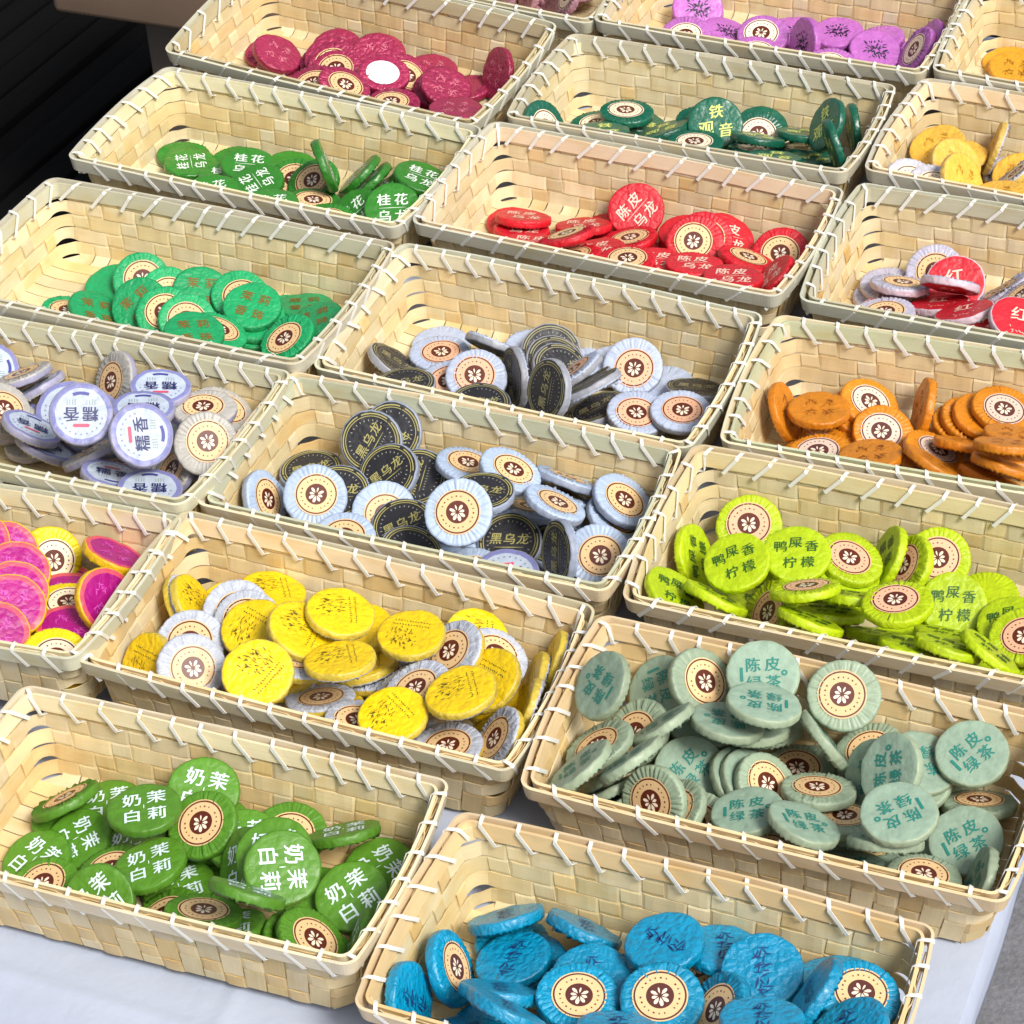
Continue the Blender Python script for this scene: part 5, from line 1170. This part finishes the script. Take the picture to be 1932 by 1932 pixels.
def lettering(kind, mats, thick=CT):
    V = []; F = []; FM = []; z = thick / 2 + .00034; rnd = random.Random(len(kind) * 7)
    if kind == 'osmanthus':
        for ch, x, y in (('桂', -.3, .3), ('花', .3, .3), ('乌', -.3, -.36), ('龙', .3, -.36)): put(V, F, FM, ch, x, y, .46, z)
        stroke(V, F, FM, 0, -.03, 0, 1.0, .025, z)
    elif kind == 'jasmine':
        for ch, x, y in (('茉', -.3, .32), ('莉', .32, .3), ('香', -.3, -.34), ('珠', .32, -.36)): put(V, F, FM, ch, x, y, .40, z)
    elif kind == 'rice':
        for ch, x in (('糯', -.29), ('香', .29)): put(V, F, FM, ch, x, .02, .46, z, 0)
        for x in (-.42, -.34, -.26, -.18, .18, .26, .34, .42):
            for y in (-.3, -.36, -.42): stroke(V, F, FM, x, y, 1.57, .05, .03, z, 1)
        pill = [(.20 * math.copysign(1, math.cos(a)) + .055 * math.cos(a), .38 + .055 * math.sin(a)) for a in [2 * math.pi * k / 16 + .1 for k in range(16)]]
        flat_add(V, F, FM, pill, z, 2)
        for k in range(11):
            a = R_(14 + 152 * k / 10); cx, cy = .66 * math.cos(a), .66 * math.sin(a)
            flat_add(V, F, FM, [(cx + .036 * math.cos(a + q), cy + .036 * math.sin(a + q)) for q in (.78, 2.36, 3.93, 5.5)], z, 3)
        arc = [(.70 * math.cos(R_(q)), .70 * math.sin(R_(q))) for q in (248, 256, 264, 272, 280, 292)] + [(.60 * math.cos(R_(q)), .60 * math.sin(R_(q))) for q in (292, 280, 272, 264, 256, 248)]
        flat_add(V, F, FM, arc, z, 4)
    elif kind == 'iron':
        put(V, F, FM, '铁', .08, .42, .50, z, 0, .15); put(V, F, FM, '观', -.36, -.18, .54, z, 0, .15); put(V, F, FM, '音', .34, -.30, .50, z, 0, .15)
    elif kind == 'peel_oolong':
        for ch, x, y in (('陈', -.34, .3), ('皮', .22, .3), ('乌', -.2, -.34), ('龙', .36, -.34)): put(V, F, FM, ch, x, y, .46, z, 0, .12)
        stroke(V, F, FM, .02, -.02, 0, 1.15, .025, z)
    elif kind == 'black':
        for ch, x in (('黑', -.42), ('乌', 0), ('龙', .42)): put(V, F, FM, ch, x, .08, .36, z, 0, .12)
        stroke(V, F, FM, 0, -.2, 0, .95, .03, z)
        for k in range(9): stroke(V, F, FM, -.36 + .09 * k, -.32, 1.57, .06, .03, z, 1)
        for k in range(30):
            if k % 10 == 9: continue
            a = 2 * math.pi * k / 30; stroke(V, F, FM, .67 * math.cos(a), .67 * math.sin(a), a, .07, .035, z, 1)
        b = len(V)
        annulus(V, F, FM, .79, .815, z, 0, 48); annulus(V, F, FM, .86, .90, z - .0001, 0, 48)
    elif kind == 'milk':
        for ch, x, y in (('奶', -.33, .32), ('茉', .33, .34), ('白', -.33, -.34), ('莉', .33, -.34)): put(V, F, FM, ch, x, y, .50, z)
        stroke(V, F, FM, 0, 0, 1.57, .18, .03, z)
    elif kind == 'red':
        put(V, F, FM, '红', -.02, .22, .58, z, 0, .1)
        for k in range(10): stroke(V, F, FM, rnd.uniform(-.5, .5), rnd.uniform(-.6, -.25), rnd.uniform(0, 3), .12, .03, z)
    elif kind == 'lemon':
        for ch, x, y in (('鸭', -.46, .24), ('屎', -.02, .36), ('香', .44, .22), ('柠', -.24, -.34), ('檬', .28, -.34)): put(V, F, FM, ch, x, y, .38, z, 0, .1)
    elif kind == 'peel_green':
        for ch, x, y in (('陈', -.26, .26), ('皮', .26, .26), ('绿', -.26, -.26), ('茶', .26, -.26)): put(V, F, FM, ch, x, y, .40, z)
        flat_add(V, F, FM, [(-.62, -.2), (-.54, -.2), (-.54, .2), (-.62, .2)], z, 0); annulus(V, F, FM, .035, .085, z, 0, 16)
        n = 16 ; V[-64:] = [(x + .58 * RAD, y, zz) for x, y, zz in V[-64:]]
    elif kind == 'bamboo_print':
        for k in range(60): 
            x = rnd.gauss(-.3, .2); y = rnd.gauss(.25, .22)
            if x * x + y * y < .6: stroke(V, F, FM, x, y, rnd.uniform(-.4, 1.1), rnd.uniform(.06, .2), rnd.uniform(.012, .03), z)
        for c_ in range(2):
            for k in range(13):
                stroke(V, F, FM, .28 + .16 * c_ + rnd.uniform(-.015, .015), .58 - .085 * k, rnd.choice((0, 1.4, .7)), rnd.uniform(.05, .09), .03, z)
    elif kind == 'floral':
        for k in range(75):
            a = rnd.uniform(0, 6.28); r = rnd.uniform(.1, .52); stroke(V, F, FM, r * math.cos(a), r * .9 * math.sin(a), a + rnd.uniform(-.6, .6), rnd.uniform(.08, .2), rnd.uniform(.03, .06), z)
    elif kind == 'column':
        for q in range(3):
            for k in range(9): stroke(V, F, FM, rnd.uniform(-.16, .16), .46 - .45 * q + rnd.uniform(-.17, .17), rnd.choice((0, .5, 1.3, 2.2)), rnd.uniform(.14, .32), .045, z)
    else:                                          # faint gilt writing, too worn to read
        for q in range(4):
            cx, cy = ((-.27, .28), (.27, .28), (-.27, -.28), (.27, -.28))[q]
            for k in range(9): stroke(V, F, FM, cx + rnd.uniform(-.17, .17), cy + rnd.uniform(-.17, .17), rnd.choice((0, 1.57, .8, 2.3)), rnd.uniform(.12, .3), .035, z)
    return mesh_from('lettering', V, F, mats, FM, False)

def flavour(k, face, ring, edge, back, inkc, kind, sticker, rough=.42, crinkle=.5, coat=.12, metal=0.0, thick=CT, inks=None):
    mats = [paper(k + '_' + n, c, rough, crinkle, .21, coat, metal) for n, c in (('face', face), ('ring', ring), ('edge', edge), ('back', back))]
    bodies = [cake_mesh('tea_cake', mats, sum(map(ord, k)) * 3 + i, thick) for i in range(3)]
    im = [ink(k + '_print%d' % i, c) for i, c in enumerate(inks or [inkc, inkc])]
    return dict(bodies=bodies, let=lettering(kind, im, thick), st=sticker_mesh('sticker', *sticker, thick=thick), bl=None, thick=thick)
S0 = (CREAMS, BROWN, WHITEI); SS = (SALM, BROWN, WHITEI); SM = (LILAC, MAUVE, WHITEI); SW = (CREAMW, BROWN, WHITEI)
FL = {
 'A1': flavour('crimson', '#a02850', '#a02850', '#902044', '#a42a54', '#d9798f', 'worn', S0, .30, .7, .4, .2),
 'A2': flavour('leaf_green', '#2f7d22', '#2f7d22', '#2a6f20', '#2f7b26', '#dfeadf', 'osmanthus', S0, .33, .35, .3),
 'A3': flavour('jade', '#1a9a5d', '#1a9a5d', '#188c53', '#1f9e61', '#7a5a20', 'jasmine', S0),
 'A4': flavour('lavender', '#b4c0d2', '#7d80b6', '#9594ac', '#aeaba6', '#20245e', 'rice', S0, .42, .2, .1, inks=['#20245e', '#7d8f80', '#cf4a68', '#7f86a8', '#3f418f']),
 'A5': flavour('magenta', '#a6047a', '#dc5468', '#d8ae14', '#dac40c', '#cf52b8', 'worn', SW, .4, .35, .15),
 'A0': flavour('dusty_pink', '#b98a94', '#b98a94', '#b08390', '#b98a94', '#8a5a66', 'worn', SW),
 'B1': flavour('orchid', '#b566b8', '#b566b8', '#a95bad', '#b76cba', '#2c2440', 'floral', SW, .38, .4, .2),
 'B2': flavour('deep_green', '#0d6049', '#0d6049', '#0b5440', '#0d5c47', '#d9e27c', 'iron', SW, .30, .3, .4),
 'B3': flavour('scarlet', '#c41a2c', '#c41a2c', '#c81626', '#c61c2c', '#f0c9b8', 'peel_oolong', S0, .42, .5, .1),
 'B4': flavour('black', '#26262c', '#2a2a2a', '#8f929c', '#adb8d0', '#cfc58a', 'black', SS, .45, .25, inks=['#8f8a66', '#8a8a86']),
 'B5': flavour('black_near', '#26262c', '#2a2a2a', '#8f98ac', '#a7b8d2', '#cfc58a', 'black', S0, .45, .25, inks=['#a39c62', '#96968c']),
 'B6': flavour('yellow', '#e8c408', '#e8c408', '#c8b040', '#b4bac8', '#4c4a18', 'bamboo_print', S0, .4, .5, .2),
 'B7': flavour('grass_green', '#558a24', '#558a24', '#4e8020', '#528722', '#dbeef2', 'milk', S0, .46, .3),
 'C1': flavour('gold', '#d39a26', '#d39a26', '#c98f22', '#d39a26', '#8a5510', 'worn', S0),
 'C2': flavour('apricot', '#e9b445', '#e9b445', '#cfac52', '#bdbbc6', '#b0861c', 'worn', (CREAMW, BROWN, WHITEI)),
 'C3': flavour('ruby', '#c4202f', '#c4202f', '#c4adb8', '#b6b3c6', '#f4c6b6', 'red', S0, .42, .4),
 'C4': flavour('orange', '#cf7f16', '#cf7f16', '#cb7a14', '#cf8118', '#8d4c0a', 'worn', SM, .42, .4, .1),
 'C5': flavour('lime', '#a9c20c', '#a9c20c', '#aec60e', '#abc210', '#2f5a1c', 'lemon', SS, .42, .4, .1),
 'C6': flavour('sage', '#8ca390', '#8ca390', '#909f86', '#90a28a', '#1f7d72', 'peel_green', S0, .55, .2),
 'C7': flavour('turquoise', '#0090bd', '#0090bd', '#0088b2', '#008fb9', '#153a72', 'column', (CREAMS, MAUVE, WHITEI), .28, .75, .4, 0, CT * 1.15),
}
GLARE_ST = sticker_mesh('sticker', GLARE, GLARE, GLARE, blank=True)  # sticker left all white: the glare on it is painted in
for i, (k, face, sc, p, q, lab) in enumerate(CAKES):
    f = FL[k]
    o = obj('tea_cake', f['bodies'][i % 3]); o.location = (p[0] / 1e4, p[1] / 1e4, p[2] / 1e4); o.rotation_mode = 'QUATERNION'; o.rotation_quaternion = Quaternion([c / 1e4 for c in q]).normalized()
    o.scale = (sc, sc, 1)
    tag(o, lab, 'tea cake', GROUPS[k])
    if face in 'tv': obj('lettering', f['let'], o)
    st = obj('sticker', GLARE_ST if face == 'w' else f['st'], o); st.rotation_euler = (random.uniform(-.012, .012), random.uniform(-.012, .012), random.uniform(-.5, .5)); st.location = (random.uniform(-.0018, .0018), random.uniform(-.0018, .0018), -.0001)
# cakes deeper in the heaps, of which only slivers show between the ones on top
V = []; F = []; FM = []; MT = []
dg_off = 0
for k, face, p, q in FILL:
    me = FL[k]['bodies'][0]; R3 = Quaternion([c / 1e4 for c in q]).normalized().to_matrix(); P = Vector((p[0] / 1e4, p[1] / 1e4, p[2] / 1e4)); b0 = len(V)
    for v in me.vertices: V.append(R3 @ v.co + P)
    base = []
    for m_ in me.materials:
        if m_ not in MT: MT.append(m_)
        base.append(MT.index(m_))
    for pl in me.polygons: F.append(tuple(b0 + i for i in pl.vertices)); FM.append(base[pl.material_index])
tag(obj('tea_cakes_below', mesh_from('tea_cakes_below', V, F, MT, FM, True)), 'tea cakes buried deep in the heaps, showing only in the gaps', 'tea cakes', None, 'stuff')
